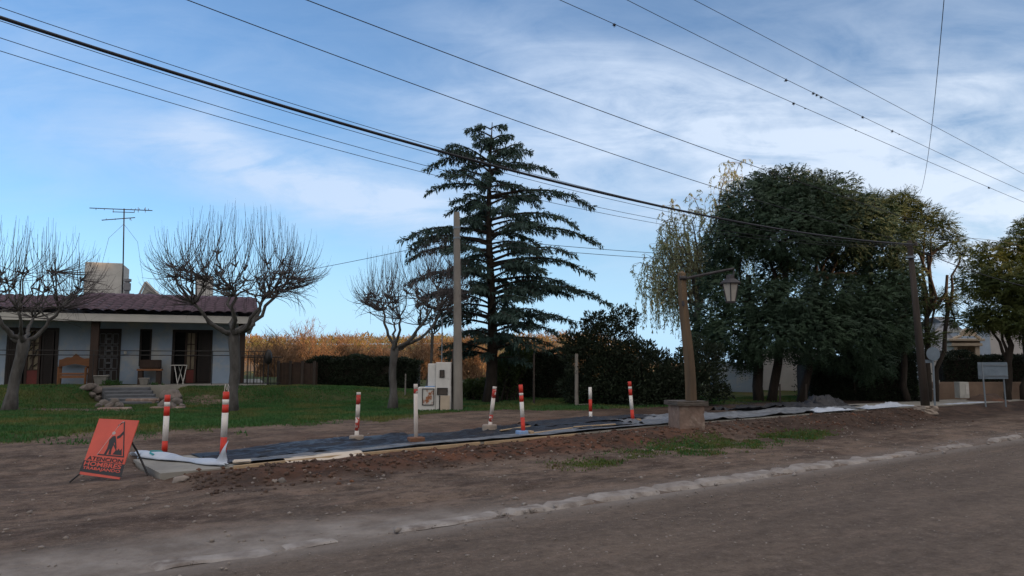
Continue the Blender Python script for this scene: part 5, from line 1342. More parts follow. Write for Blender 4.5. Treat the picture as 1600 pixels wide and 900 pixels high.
# ================================================================ MADE THINGS
# ---------------------------------------------------------------- barrier posts
GB = 'red and white barrier posts along the pavement'
def barrier(label, bpx, bpy, tpx, tpy, zb, w, bands, base=None, topm='red', loop=False, lean_y=0.0):
    """bands: list of (y pixel where it ends, material) from the top down"""
    d = ray(bpx, bpy); k = (EYE - zb) / -d[2]; B = Vector((d[0] * k, d[1] * k, zb)); T = at(tpx, tpy, B.y + lean_y)
    root = thing('barrier_post', label, 'post', B, GB); ax = T - B; H = ax.length; y0 = tpy; ytot = bpy - tpy
    MB().tube([B - ax.normalized() * .0, T - ax * .004], w * .485, 16).build('tube', M['white_worn' if 'worn' in topm else 'white_band'], root, smooth=False)
    for (y1, mt) in bands:
        a = B + ax * (1 - (y0 - tpy) / ytot); b = B + ax * (1 - (y1 - tpy) / ytot)
        o = MB().tube([b, a], w * .5, 16).build('reflective_band', M[mt], root); o.data.polygons.foreach_set('use_smooth', [len(p.vertices) == 4 for p in o.data.polygons]); y0 = y1
    if base:
        kind, r, h, mt = base
        if kind == 'disc':
            mb = MB(); lathe(mb, B - Vector((0, 0, .02)), [(r * .96, 0), (r, h * .2), (r, h * .8), (r * .92, h), (r * .3, h * 1.03)], 16); mb.build('base', M[mt], root)
        elif kind == 'box':
            MB().box(B + Vector((0, 0, h / 2 - .01)), (r * 2, r * 1.6, h), .4).build('base', M[mt], root, bevel=.012)
        else:
            MB().box(B + Vector((-.03, 0, h / 2 - .01)), (r * 1.5, r * 1.4, h), .5).build('base', M[mt], root, bevel=.012)
            MB().box(B + Vector((r * 1.05, .03, h / 2 - .012)), (r * .6, r * 1.2, h * .9), .5).build('base_block', M['board'], root, bevel=.01)
    if loop:
        mb = MB(); mb.tube([T + Vector((-.03, 0, -.03)), T + Vector((-.025, 0, .09)), T + Vector((-.012, 0, .12)), T + Vector((.0, .0, .03))], .005, 5); mb.tube([T + Vector((.03, 0, -.03)), T + Vector((.04, 0, .08)), T + Vector((.028, .0, .12)), T + Vector((.012, 0, .02))], .005, 5); mb.build('wire_loop', M['white_metal'], root)
    return root
barrier('red and white post behind the folded white tarp, nearest the warning sign', 257, 706, 262, 617, .165, .092, [(628, 'red'), (635, 'white_band'), (650, 'red'), (689, 'white_band'), (706, 'red')])
barrier('tall red and white post with wire loops on top, at the tarp corner', 348, 716, 353.5, 612, .17, .098, [(624, 'red'), (632, 'white_band'), (645, 'red'), (683, 'white_band'), (716, 'red')], loop=True)
barrier('upright chipped red and white post in a round concrete foot', 557, 688, 560.5, 613, .25, .078, [(617, 'white_worn'), (632, 'red_worn'), (652, 'white_worn'), (673, 'red_worn'), (688, 'white_worn')], ('disc', .135, .11, 'base_conc'), 'worn')
barrier('worn almost all white post in a rust brown foot', 650, 691, 649.5, 600, .26, .072, [(608, 'white_worn'), (615, 'red_worn'), (691, 'white_worn')], ('box', .135, .10, 'base_rust'), 'worn')
barrier('leaning chipped post in a concrete foot behind the blue footed one', 765, 671, 773, 604, .30, .080, [(608, 'white_worn'), (622, 'red_worn'), (648, 'white_worn'), (659, 'red_worn'), (671, 'white_worn')], ('disc', .15, .12, 'base_conc'), 'worn')
barrier('bright red and white post standing in a blue foot with a tan block', 818, 680, 813.5, 601, .27, .080, [(614, 'red'), (618, 'white_band'), (628, 'red'), (652, 'white_band'), (680, 'red')], ('blue', .13, .10, 'blue_plastic'))
barrier('short post white above and red in the middle, at the rear edge of the pavement', 923, 656, 922, 605, .32, .078, [(624, 'white_band'), (643, 'red'), (656, 'white_band')], ('disc', .22, .03, 'base_conc'))
barrier('red and white post leaning left, just left of the stone lamp pedestal', 989, 659, 983.5, 596, .33, .080, [(604, 'red'), (608, 'white_band'), (618, 'red'), (640, 'white_band'), (659, 'red')], ('blue', .12, .08, 'plastic_grey'))

# ---------------------------------------------------------------- warning sign
A = at(124, 741, 10.45); B = at(186, 749, 10.22); Cc = at(217, 657, 10.50); D = at(155, 654, 10.73)
root = thing('warning_sign', 'red men at work warning board leaning on a black stay, black lettering', 'sign', (A + B) / 2)
U_ = B - A; V_ = D - A; Nn = U_.cross(V_).normalized()
if Nn.y > 0: Nn = -Nn
def SP_(u, v, o=0.0): return A + U_ * u + (V_ * (1 - u) + (Cc - B) * u) * v + Nn * o
def quad_plate(mb, pts, o0, o1):
    f = [SP_(u, v, o1) for u, v in pts]; b = [SP_(u, v, o0) for u, v in pts]; n = len(pts)
    mb.add(b + f, [tuple(range(n, 2 * n)), tuple(reversed(range(n)))] + [(i, (i + 1) % n, n + (i + 1) % n, n + i) for i in range(n)])
mb = MB(); quad_plate(mb, [(0, 0), (1, 0), (1, 1), (0, 1)], -.012, 0); mb.build('board', M['sign_red'], root)
mb = MB(); quad_plate(mb, [(-.03, .05), (1.04, .035), (1.02, .247), (-.01, .247)], .0015, .003); mb.build('black_panel', M['sign_black'], root)
def strip(mb, a, b, w, o=.003, asp=1.0):
    a = Vector(a); b = Vector(b); d = (b - a); asp_ = V_.length / U_.length
    dd = Vector((d.x, d.y * asp_)).normalized(); n_ = Vector((-dd.y, dd.x / asp_)) * w / 2
    quad_plate(mb, [a - n_, b - n_, b + n_, a + n_], .001, o)
mb = MB(); strip(mb, (.28, .368), (.94, .368), .024); strip(mb, (.93, .360), (.66, .965), .028); mb.build('triangle_border', M['sign_black'], root)
mb = MB(); strip(mb, (.27, .36), (.58, .93), .010); strip(mb, (.60, .95), (.66, .965), .018); mb.build('worn_triangle_edge', M['sign_white'], root)
mb = MB(); strip(mb, (.54, .89), (.64, .955), .020); 
def poly(mb, pts, o=.0035): quad_plate(mb, pts, .001, o)
# digging worker (figure) with shovel and heap
poly(mb, [(.44, .63), (.50, .70), (.56, .71), (.60, .66), (.59, .58), (.52, .55), (.46, .57)])           # torso
poly(mb, [(.46, .57), (.54, .57), (.52, .48), (.49, .38), (.43, .38), (.46, .47)]); poly(mb, [(.50, .56), (.59, .57), (.58, .47), (.60, .385), (.54, .385), (.53, .47)])
poly(mb, [(.56, .66), (.60, .66), (.69, .50), (.66, .49)]); strip(mb, (.52, .62), (.71, .455), .020)
poly(mb, [(.60, .70), (.66, .73), (.72, .80), (.75, .76), (.69, .68), (.63, .66)])
poly(mb, [(.64, .39), (.69, .47), (.715, .45), (.75, .50), (.79, .46), (.82, .50), (.87, .39)])
mb.build('worker_symbol', M['sign_black'], root)
mb = MB(); poly(mb, [(.50 + .045 * math.cos(a * .785), .755 + .030 * math.sin(a * .785)) for a in range(8)]); mb.build('worker_head', M['sign_white'], root)
def lettering(txt, u0, u1, v0, v1, matn, shear=.15):
    cu_ = bpy.data.curves.new('text', 'FONT'); cu_.body = txt; cu_.size = 1; cu_.offset = .022; cu_.resolution_u = 3
    o = bpy.data.objects.new('text', cu_); COL.objects.link(o); dg = bpy.context.evaluated_depsgraph_get(); me = bpy.data.meshes.new_from_object(o.evaluated_get(dg)); bpy.data.objects.remove(o)
    xs = [v.co.x for v in me.vertices]; ys = [v.co.y for v in me.vertices]; x0, x1, y0, y1 = min(xs), max(xs), min(ys), max(ys)
    for v in me.vertices:
        b = (v.co.y - y0) / (y1 - y0); a = (v.co.x - x0) / (x1 - x0)
        v.co = SP_(u0 + (u1 - u0) * a, v0 + (v1 - v0) * b, .0052)
    me.materials.append(M[matn]); link_mesh('lettering', me, root)
lettering('ATENCION', .06, .95, .257, .328, 'sign_black')
lettering('HOMBRES', .03, .96, .162, .236, 'sign_red'); lettering('TRABAJANDO', .03, .97, .085, .148, 'sign_red')
mb = MB(); mb.tube([SP_(.99, .62, -.02), at(214, 705, 10.75), Vector((*ground_at(236, 744).xy, .03))], .014, 7); mb.build('stay', M['iron'], root)
mb = MB(); mb.tube([SP_(.02, .05, -.02), Vector((*(A + Vector((-.10, -.05, 0))).xy, gz(A.x, A.y) + .0))], .012, 6); mb.build('leg', M['iron'], root)

# ---------------------------------------------------------------- lamp post on its stone pedestal
PB = ground_at(1080, 674, .15); YP = PB.y + .42
def boxpts(mb, c, w, d, z0, z1, taper=0.0, rz=TH, j=0.0, seed=1):
    rr = random.Random(seed); vs = []
    for z, k in ((z0, 1), (z1, 1 - taper)):
        for (sx_, sy_) in ((-1, -1), (1, -1), (1, 1), (-1, 1)):
            x, y = sx_ * w / 2 * k, sy_ * d / 2 * k; vs.append((c.x + x * math.cos(rz) - y * math.sin(rz), c.y + x * math.sin(rz) + y * math.cos(rz), z))
    mb.add(vs, [(0, 3, 2, 1), (4, 5, 6, 7), (0, 1, 5, 4), (1, 2, 6, 5), (2, 3, 7, 6), (3, 0, 4, 7)]); return mb
ped = thing('stone_pedestal', 'square rough pink stone pedestal with a flat slab top carrying the lamp post', 'pedestal', (PB.x, YP, PB.z))
ztopP = at(1080, 634, YP - .3).z
def rough_block(c, w, d, z0, z1, rz, amp, seed, n=10):
    bm = bmesh.new(); bmesh.ops.create_cube(bm, size=1); bmesh.ops.subdivide_edges(bm, edges=bm.edges, cuts=n, use_grid_fill=True)
    for v in bm.verts:
        p = v.co.copy(); r_ = Vector((p.x * w, p.y * d, 0)); x, y = r_.x * math.cos(rz) - r_.y * math.sin(rz), r_.x * math.sin(rz) + r_.y * math.cos(rz)
        k = float(fbm(np.array([p.x * 3 + p.y * 2 + 5]), np.array([p.z * 3 + p.y * 2]), 2.0, 3, seed)[0]) - .5
        out = Vector((p.x, p.y, 0)); out = out.normalized() if out.length > .01 else out
        x2, y2 = out.x * math.cos(rz) - out.y * math.sin(rz), out.x * math.sin(rz) + out.y * math.cos(rz)
        v.co = Vector((c.x + x + x2 * amp * k, c.y + y + y2 * amp * k, z0 + (p.z + .5) * (z1 - z0)))
    vs = [v.co[:] for v in bm.verts]; fs = [[v.index for v in f.verts] for f in bm.faces]; bm.free(); m_ = MB(); m_.add(vs, fs); return m_
cP = Vector((PB.x, YP, 0))
rough_block(cP, .56, .56, PB.z - .15, ztopP, rad(12), .05, 3).build('stone_shaft', M['pink_stone'], ped, smooth=False)
zs1 = at(1080, 627, YP - .3).z
rough_block(cP, .70, .70, ztopP + .002, zs1, rad(12), .03, 5).build('top_slab', M['slab_stone'], ped)
lp = thing('lamp_post', 'rustic square timber street lamp post leaning left with an iron arm and a glass lantern', 'street lamp', (cP.x, cP.y, zs1))
bb = at(1080, 627, YP); bb.z = zs1 + .002; tt = at(1065.5, 427, YP)
mb = MB(); ax = (tt - bb); pts = []; 
vs = []
for i in range(9):
    u = i / 8; c = bb + ax * u + Vector((.02 * math.sin(u * 6), 0, 0)); h = .088 - .022 * u
    for (sx_, sy_) in ((-1, -1), (1, -1), (1, 1), (-1, 1)):
        x, y = sx_ * h, sy_ * h; a = rad(30); vs.append((c.x + x * math.cos(a) - y * math.sin(a), c.y + x * math.sin(a) + y * math.cos(a), c.z))
fs = [(0, 3, 2, 1)]
for i in range(8):
    for j in range(4): a = i * 4 + j; b = i * 4 + (j + 1) % 4; fs.append((a, b, b + 4, a + 4))
k = len(vs); vs.append(tuple(tt + Vector((0, 0, .06)))); fs += [(32 + j, 32 + (j + 1) % 4, k) for j in range(4)]
mb.add(vs, fs); mb.build('timber_pole', M['lamp_wood'], lp, bevel=.006)
mb = MB(); mb.tube([at(1067, 436, YP - .06), at(1100, 429, YP - .06), at(1147, 419.5, YP - .06)], [.030, .030, .026], 10); arm = mb.build('arm', M['lamp_metal'], lp)
mb = MB(); mb.tube([at(1147, 420, YP - .06), at(1146, 432, YP - .06)], .016, 8); mb.tube([at(1062, 434, YP - .09), at(1072, 434, YP - .09)], .045, 8); mb.tube([at(1067, 470, YP - .10), at(1068, 478, YP - .10)], .03, 8); mb.build('bracket', M['lamp_metal'], arm)
lc = at(1142, 470, YP - .06); zt_ = at(1142, 443, YP - .06).z; zb_ = lc.z - .01; tp = at(1142, 431, YP - .06).z; rt, rb = .185, .105
sidesN = 6
def ring(r, z, c=lc, off=.25): return [(c.x + r * math.cos(off + 2 * math.pi * i / sidesN), c.y + r * math.sin(off + 2 * math.pi * i / sidesN), z) for i in range(sidesN)]
def prism(mb, rings):
    k0 = len(mb.v); 
    for r_ in rings: mb.v.extend(r_)
    for q in range(len(rings) - 1):
        for j in range(sidesN):
            a = k0 + q * sidesN + j; b = k0 + q * sidesN + (j + 1) % sidesN; mb.f.append((a, b, b + sidesN, a + sidesN)); mb.m.append(0)
    mb.f.append(tuple(k0 + j for j in reversed(range(sidesN)))); mb.m.append(0); e = k0 + (len(rings) - 1) * sidesN; mb.f.append(tuple(e + j for j in range(sidesN))); mb.m.append(0)
mb = MB(); prism(mb, [ring(rb, zb_), ring(rt, zt_ - .012)]); lan = mb.build('lantern', M['lamp_glass'], lp)
mb = MB(); prism(mb, [ring(rt * 1.30, zt_ - .012), ring(rt * 1.32, zt_ + .012), ring(rt * .70, zt_ + .095), ring(rt * .55, zt_ + .10), ring(rt * .50, tp + .01), ring(.03, tp + .03)]); mb.build('lantern_cap', M['lamp_metal'], lan)
mb = MB(); prism(mb, [ring(rb * 1.15, zb_ - .035), ring(rb * 1.18, zb_ - .002)]); mb.build('lantern_foot', M['lamp_metal'], lan)
mb = MB()
for p0, p1 in zip(ring(rb * 1.0, zb_), ring(rt * 1.0, zt_ - .01)): mb.tube([p0, p1], .014, 5)
mb.build('lantern_frame', M['lamp_metal'], lan)

# ---------------------------------------------------------------- poles
Yp = 22.6; bp_ = ground_at(716, 641); Yp = bp_.y
cp = thing('concrete_pole', 'pale tapered concrete pole beside the white meter pillar', 'pole', bp_)
MB().tube([bp_ - Vector((0, 0, .1)), at(713.5, 332, Yp)], [.135, .088], 18).build('shaft', M['concrete_pole'], cp, smooth=False)
for k in range(2):
    c = at(714 - k * .4, 372 - k * 16, Yp); mb = MB(); mb.tube([c - Vector((0, 0, .025)), c + Vector((0, 0, .025))], .105, 12); mb.build('band', M['galv'], cp)
wp = thing('wooden_stub', 'thin dark timber post between the meter pillar and the concrete pole', 'post', ground_at(710, 640))
b_ = ground_at(710, 640); MB().tube([b_ - Vector((0, 0, .1)), at(709, 548, b_.y + .05)], [.065, .055], 9).build('shaft', M['wood_pole'], wp)
ub = ground_at(1447, 642)
up_ = thing('utility_pole', 'dark wooden utility pole leaning left, carrying the overhead cables', 'pole', ub)
MB().tube([ub - Vector((0, 0, .15)), at(1434, 510, ub.y), at(1421, 376, ub.y)], [.125, .100, .070], 14).build('shaft', M['wood_pole'], up_, smooth=True)
rough_block(ub, .46, .40, ub.z - .1, ub.z + .14, .3, .12, 9, 5).build('concrete_foot', M['base_conc'], up_)
mb = MB(); c = at(1423, 402, ub.y); mb.tube([c - Vector((0, 0, .03)), c + Vector((0, 0, .03))], .135, 12); mb.build('band', M['galv'], up_)
for (dx, dy, py) in ((.13, -.1, 382), (-.13, -.1, 385), (.12, .1, 392)):
    c = at(1422, py, ub.y) + Vector((dx, dy, 0)); mb = MB(); lathe(mb, c - Vector((0, 0, .06)), [(.02, 0), (.045, .02), (.03, .05), (.045, .07), (.02, .12)], 8); mb.build('insulator', M['brown_metal'], up_)
# weathered fence posts
for (px, pt, pb_, r, lb, m_) in ((901, 553, 634, .062, 'weathered pale fence post before the dark clipped hedge', 'concrete_pole'), (741 + 0, 545, 548, .02, '', ''), (834, 552, 632, .035, 'thin dark fence post in front of the clipped hedge block', 'wood_pole'), (633, 584, 618, .03, 'small thin post before the long hedge, right of the third bare tree', 'concrete_pole'),
                                (1219, 600, 630, .03, 'thin post under the largest tree, left of its middle trunk', 'wood_pole'), (1260, 600, 630, .04, 'short post under the largest tree, right of its trunks', 'wood_pole'), (1336, 585, 626, .028, 'thin post before the tall hedge under the big trees', 'wood_pole')):
    if not lb: continue
    q = ground_at(px, pb_); o = MB().tube([Vector((0, 0, -.1)), Vector((.01, 0, at(px, pt, q.y).z - q.z))], [r, r * .85], 8).build('fence_post', M[m_]); o.location = q; tag(o, lb, 'post', 'garden fence posts')
q = ground_at(905, 634); q2 = ground_at(950, 631); mb = MB(); mb.tube([Vector((0, 0, .02)), q2 - q + Vector((0, 0, .03))], .03, 6); o = mb.build('fallen_rail', M['concrete_pole']); o.location = q; tag(o, 'pale rail lying in the grass at the foot of the weathered fence post', 'rail')

# ---------------------------------------------------------------- meter pillar
mp_ = ground_at(680, 641); Ym = mp_.y - .05
root = thing('meter_pillar', 'white masonry meter pillar with a low side box and rusty hatch', 'meter pillar', (mp_.x, Ym, mp_.z))
def fz(px, py, Y=None): p = at(px, py, Y or Ym); return p.x, p.z
xa, zt1 = fz(682, 566); xb_, _ = fz(705, 566); xc, zt2 = fz(653, 605); xd, zt3 = fz(668, 568); zg = mp_.z - .1
MB().span((xa - .02, Ym, zg), (xb_, Ym + .50, zt1)).build('tall_block', M['pillar_white'], root, bevel=.015)
MB().span((xc, Ym - .03, zg), (xa - .023, Ym + .45, zt2)).build('low_block', M['pillar_white'], root, bevel=.015)
MB().span((xd, Ym + .12, zt2 + .004), (xa - .024, Ym + .52, zt3)).build('rear_block', M['pillar_white'], root, bevel=.02)
def hatch(name, p0, p1, mt, y, frame=True):
    x0, z1 = fz(*p0); x1, z0 = fz(*p1); o = MB().span((x0, y - .012, z0), (x1, y - .002, z1)).build(name, M[mt], root)
    if frame:
        m_ = MB(); w = .018
        m_.span((x0 - w, y - .03, z0 - w), (x0, y - .004, z1 + w)); m_.span((x1, y - .03, z0 - w), (x1 + w, y - .004, z1 + w)); m_.span((x0 + .0005, y - .03, z1), (x1 - .0005, y - .004, z1 + w)); m_.span((x0 + .0005, y - .03, z0 - w), (x1 - .0005, y - .004, z0)); m_.build('hatch_frame', M['iron'], o)
    return o
hatch('meter_hatch', (661, 608), (677.5, 632), 'rusty_white', Ym - .03); hatch('meter_window', (688, 579), (693.5, 589), 'brown_metal', Ym); hatch('gas_hatch', (684, 607), (698.5, 616), 'brown_metal', Ym)
x0, z0 = fz(686, 640); x1, z1 = fz(697, 618); MB().span((x0, Ym - .02, zg), (x0 + .03, Ym - .002, z1)).build('dark_gap', M['iron'], root)
MB().span((x0 + .034, Ym - .018, zg), (fz(703, 600)[0], Ym - .003, z1)).build('lower_door', M['cream'], root, bevel=.004)
x, z = fz(689, 566); mb = MB(); mb.tube([(x, Ym + .25, z - .02), (x, Ym + .25, fz(687.5, 495)[1])], .016, 8); mb.build('service_mast', M['galv'], root)
x0, z0 = fz(664, 603); mb = MB().span((x0, Ym + .02, zt2 + .003), (xa - .05, Ym + .11, zt2 + .03)); mb.build('blue_sheet', M['blue_plastic'], root)

# ---------------------------------------------------------------- wires
def wire(label, n, samples, s_range, r=.007, group=None, name='overhead_wire', m_='wire', line=None):
    """a wire in the vertical plane over the line n = const of the road frame (or over the given line), with the sag measured from the photo"""
    S_, Z_ = [], []
    for (px, py) in samples:
        d = ray(px, py)
        if line is None: s1, n1 = xy2sn(d[0], d[1]); k = n / n1; S_.append(s1 * k)
        else:
            (ax_, ay_), (bx_, by_) = line; ex, ey = bx_ - ax_, by_ - ay_; k = (ax_ * ey - ay_ * ex) / (d[0] * ey - d[1] * ex); S_.append(((d[0] * k - ax_) * ex + (d[1] * k - ay_) * ey) / math.hypot(ex, ey))
        Z_.append(EYE + d[2] * k)
    c = np.polyfit(S_, Z_, min(2, len(samples) - 1)); s0, s1 = s_range; pts = []
    if s0 is None: s0 = S_[0]
    if s1 is None: s1 = S_[-1]
    for i in range(41):
        s_ = s0 + (s1 - s0) * i / 40
        if line is None: x, y = sn2xy(s_, n)
        else: (ax_, ay_), (bx_, by_) = line; h_ = math.hypot(bx_ - ax_, by_ - ay_); x, y = ax_ + (bx_ - ax_) * s_ / h_, ay_ + (by_ - ay_) * s_ / h_
        pts.append(Vector((x, y, float(np.polyval(c, s_)))))
    mid = pts[20].copy(); m = MB(); m.tube([p - mid for p in pts], r, 6); o = m.build(name, M[m_]); o.location = mid; tag(o, label, 'wire', group)
    return lambda px, py: None
GW = 'thin overhead wires of the pole line'
npl = xy2sn(ub.x, ub.y)
NP = npl[1]; SPOLE = npl[0]
wire('thick black bundled cable, heaviest of the overhead lines, reaching the utility pole', NP, [(0, 33), (350, 131), (700, 240), (1050, 327), (1230, 361), (1421, 381)], (-9, SPOLE), .023, None, 'thick_cable')
wire('thin wire just above the thick cable at the left edge', NP + .05, [(0, 15), (350, 124), (690, 232), (1050, 326), (1421, 380)], (-9, SPOLE), .0046, GW)
wire('thin wire running tight beneath the thick cable', NP - .1, [(0, 36), (350, 141), (700, 246), (1050, 334), (1421, 383)], (-9, SPOLE), .0046, GW)
wire('thin wire below the thick cable, upper of the two lowest at the left edge', NP + .25, [(0, 61), (300, 150), (670, 262), (1030, 345), (1230, 371), (1421, 384)], (-9, SPOLE), .0046, GW)
wire('lowest thin wire of the bundle at the left edge', NP + .45, [(0, 79), (300, 170), (670, 272), (1030, 352), (1230, 375), (1421, 386)], (-9, SPOLE), .0046, GW)
wire('single wire from the top edge at left, reaching the utility pole above the thick cable', NP + .2, [(305, 0), (700, 158), (1130, 293), (1421, 379)], (-3, SPOLE), .0068, GW)
wire('single wire from the top edge left of centre, crossing over the largest tree', NP - .8, [(487, 0), (850, 145), (1200, 265), (1545, 381)], (-1, 33), .0068, GW)
GU = 'three high wires at the upper right'
N8 = 8.0
ups = [((875, 0), (1240, 161), (1600, 316)), ((980, 0), (1345, 181), (1600, 299)), ((1085, 0), (1350, 139), (1600, 272))]
for q, lb in zip(ups, ('lowest of the three high wires at the upper right, carrying a few dark tufts', 'middle one of the three high wires at the upper right, carrying most dark tufts', 'rightmost and uppermost of the three high wires, bare')): wire(lb, N8, q, (4, 36), .0050, GU)
def line_point(q, px, n=N8):
    xs = [p[0] for p in q]; ys = [p[1] for p in q]; c = np.polyfit(xs, ys, 2); py = float(np.polyval(c, px)); d = ray(px, py); k = n / xy2sn(d[0], d[1])[1]; return Vector((d[0] * k, d[1] * k, EYE + d[2] * k))
tufts = [(0, 960, 'lone dark tuft near the top on the left of the three high wires'), (0, 1240, 'larger dark tuft midway on the lowest high wire'), (0, 1258, 'tiny tuft just right of the larger one on the lowest high wire'), (0, 1337, 'tiny tuft further down the lowest high wire'), (0, 1545, 'tuft near the right edge on the lowest high wire'),
         (1, 1228, 'lone tuft left of the cluster on the middle high wire'), (1, 1271, 'first tuft of the cluster on the middle high wire'), (1, 1276, 'second tuft of the cluster on the middle high wire'), (1, 1283, 'elongated tuft at the right end of the cluster on the middle high wire'), (1, 1348, 'small tuft between the cluster and the lower lone tuft on the middle high wire'), (1, 1394, 'lower lone tuft on the middle high wire'), (1, 1405, 'tiniest tuft below the lower lone tuft on the middle high wire')]
for i, (w_, px, lb) in enumerate(tufts):
    c = line_point(ups[w_], px); rr = random.Random(i); r = .026 if 'tin' not in lb else .014; m_ = MB()
    v, f = rock_v(r, 90 + i, 1.0, 1); m_.add(v.tolist(), f.tolist())
    for k in range(26):
        d = Vector((rr.gauss(0, 1), rr.gauss(0, 1), rr.gauss(-.1, 1))).normalized(); m_.tube([d * r * .3, d * r * 1.7], [r * .12, r * .03], 3)
    o = m_.build('wire_tuft', M['wire']); o.location = c - Vector((0, 0, r * .5)); tag(o, lb, 'air plant', 'dark tufts growing on the high wires')
# cross wire, service wires
wire('near vertical thin wire crossing the sky at the upper right', 0, [(1475, 0), (1460, 160), (1437, 303)], (None, None), .006, None, line=((at(1475, 0, 11).x, 11), (at(1437, 303, 30).x, 30)))
P0 = at(714, 372, Yp); P1 = HO + HX * hloc(250, 455, 3.0)[0] + HY * 3.0
wire('thin service wire dropping left from the concrete pole towards the house', 0, [(712, 374), (625, 394), (510, 416), (300, 452)], (None, None), .008, 'service wires of the concrete pole', line=((P0.x, P0.y), (P1.x, P1.y)))
for (ya, yb, lb) in ((383, 395, 'upper thin wire right of the cedar'), (392, 403, 'lower thin wire right of the cedar')):
    wire(lb + ', running behind the willow', 0, [(716, ya - 14), (880, ya), (1000, yb), (1150, yb + 6)], (None, None), .009, 'service wires of the concrete pole', line=((P0.x, P0.y), (7.5, 27.5)))
Q1 = at(1640, 459, 25.5)
wire('service wire falling right from the utility pole past the golden tree', 0, [(1423, 386), (1510, 421), (1600, 446), (1640, 456)], (None, None), .012, None, line=((ub.x - .4, ub.y), (Q1.x, Q1.y)))
wire('thin wire leaving the utility pole level to the right', NP + .1, [(1421, 379), (1500, 372), (1600, 386)], (SPOLE, 40), .007, GW)

# ---------------------------------------------------------------- right hand signs, boxes, walls, houses
sb = ground_at(1461, 636); rs = thing('round_sign', 'round road sign seen from behind on a grey post, right of the utility pole', 'sign', sb)
MB().tube([sb - Vector((0, 0, .1)), at(1457, 543, sb.y)], .030, 10).build('post', M['galv'], rs)
c = at(1457, 553, sb.y - .0); mb = MB(); mb.tube([c + Vector((0, -.05, 0)), c + Vector((0, -.035, 0))], .215, 28); mb.build('disc', M['sign_back'], rs)
mb = MB(); mb.box(at(1451, 564, sb.y) + Vector((0, .02, -.01)), (.22, .01, .10)); mb.build('small_plate', M['sign_back'], rs)
sb = ground_at(1556, 635); ys = sb.y
rs = thing('board_sign', 'rectangular road sign seen from behind on two grey posts at the right edge', 'sign', sb)
for (pt, pb2) in ((1534, 1540.5), (1566, 1572)):
    g_ = ground_at(pb2, 636); MB().tube([Vector((g_.x, g_.y, g_.z - .1)), at(pt, 566, g_.y)], .026, 8).build('post', M['galv'], rs)
a_ = at(1527, 566, ys - .06); b2_ = at(1575, 592, ys - .06)
MB().span((a_.x, ys - .075, b2_.z), (b2_.x, ys - .06, a_.z)).build('panel', M['sign_back'], rs)
mb = MB()
for z_ in (a_.z - .10, b2_.z + .10): mb.span((a_.x + .01, ys - .095, z_ - .02), (b2_.x - .01, ys - .077, z_ + .02))
mb.build('stiffener', M['galv'], rs)
# white frame leaning behind the pole
q = ground_at(1462, 632); r_ = thing('wire_rack', 'small white wire rack leaning behind the utility pole', 'rack', q); mb = MB()
for (a0, b0) in (((1451, 594), (1467, 594)), ((1467, 594), (1466, 608)), ((1466, 608), (1452, 608)), ((1451, 594), (1452, 608)), ((1451, 595), (1449, 632)), ((1448, 566), (1454, 585))): mb.tube([at(*a0, q.y), at(*b0, q.y)], .022, 6)
mb.build('bars', M['white_metal'], r_)
def wallbox(name, label, cat, pxa, pxb, pyt, Y, d, mt, zb=None, group=None):
    A = at(pxa, pyt, Y); B = at(pxb, pyt, Y); z0 = gz((A.x + B.x) / 2, Y) - .15 if zb is None else zb; o = MB().span((A.x - (A.x + B.x) / 2, 0, 0), (B.x - (A.x + B.x) / 2, d, A.z - z0)).build(name, M[mt], bevel=.01)
    o.location = ((A.x + B.x) / 2, Y, z0); return tag(o, label, cat, group)
wallbox('garden_wall', 'low tan garden wall under the hedge at the right edge', 'wall', 1442, 1700, 597, 29.0, .25, 'tan_wall')
q = ground_at(1506, 617, .3); yq = min(q.y, 28.0); r_ = thing('meter_box', 'grey garden meter post with a small white door, right of the round sign', 'meter box', at(1508, 616, yq))
a_ = at(1499, 597, yq); b2_ = at(1515, 618, yq); MB().span((a_.x, yq, b2_.z - .1), (b2_.x, yq + .35, a_.z)).build('pillar', M['plaster_grey'], r_, bevel=.01)
a2 = at(1508.5, 600, yq); MB().span((a2.x, yq - .02, b2_.z + .04), (b2_.x - .02, yq - .002, a2.z)).build('white_door', M['white_metal'], r_)
wallbox('white_wall', 'blue white boundary wall glimpsed under the large tree, left of its trunks', 'wall', 1112, 1178, 566, 33.0, .25, 'wall_blue')
wallbox('shed_wall', 'pale pinkish wall glimpsed between the trunks of the largest tree', 'wall', 1184, 1300, 545, 34.0, .25, 'white_wall')
# gateway house
gy = 33.0; g0 = at(1525, 600, gy); gh = thing('gateway_house', 'cream gateway with a curved arched parapet beyond the hedge', 'gateway', (g0.x, gy, g0.z - .3)); zb = g0.z - .3
def gx(px, py=560): p = at(px, py, gy); return p.x, p.z
x0, z0 = gx(1462, 547); x1, _ = gx(1538, 547); _, zc = gx(1500, 529)
MB().span((gx(1496)[0], gy + .6, zb), (gx(1532)[0], gy + .9, zc - .02)).build('wall', M['cream'], gh)
for (a, b) in ((1493, 1499), (1527, 1534)): MB().span((gx(a)[0], gy + .1, zb), (gx(b)[0], gy + .598, gx(1500, 541)[1])).build('pillar', M['cream'], gh)
MB().span((gx(1488)[0], gy, gx(1500, 541)[1] + .002), (gx(1537)[0], gy + .55, gx(1500, 536)[1])).build('cornice', M['cream'], gh, bevel=.02)
MB().span((gx(1484)[0], gy - .06, gx(1500, 533)[1]), (gx(1540)[0], gy + .6, gx(1500, 529)[1])).build('cornice', M['cream'], gh, bevel=.02)
MB().span((gx(1490)[0], gy + .05, gx(1500, 536)[1] + .002), (gx(1534)[0], gy + .5, gx(1500, 533)[1] - .002)).build('frieze', M['tan_wall'], gh)
cx, cz = gx(1518, 524); mb = MB(); P_ = []
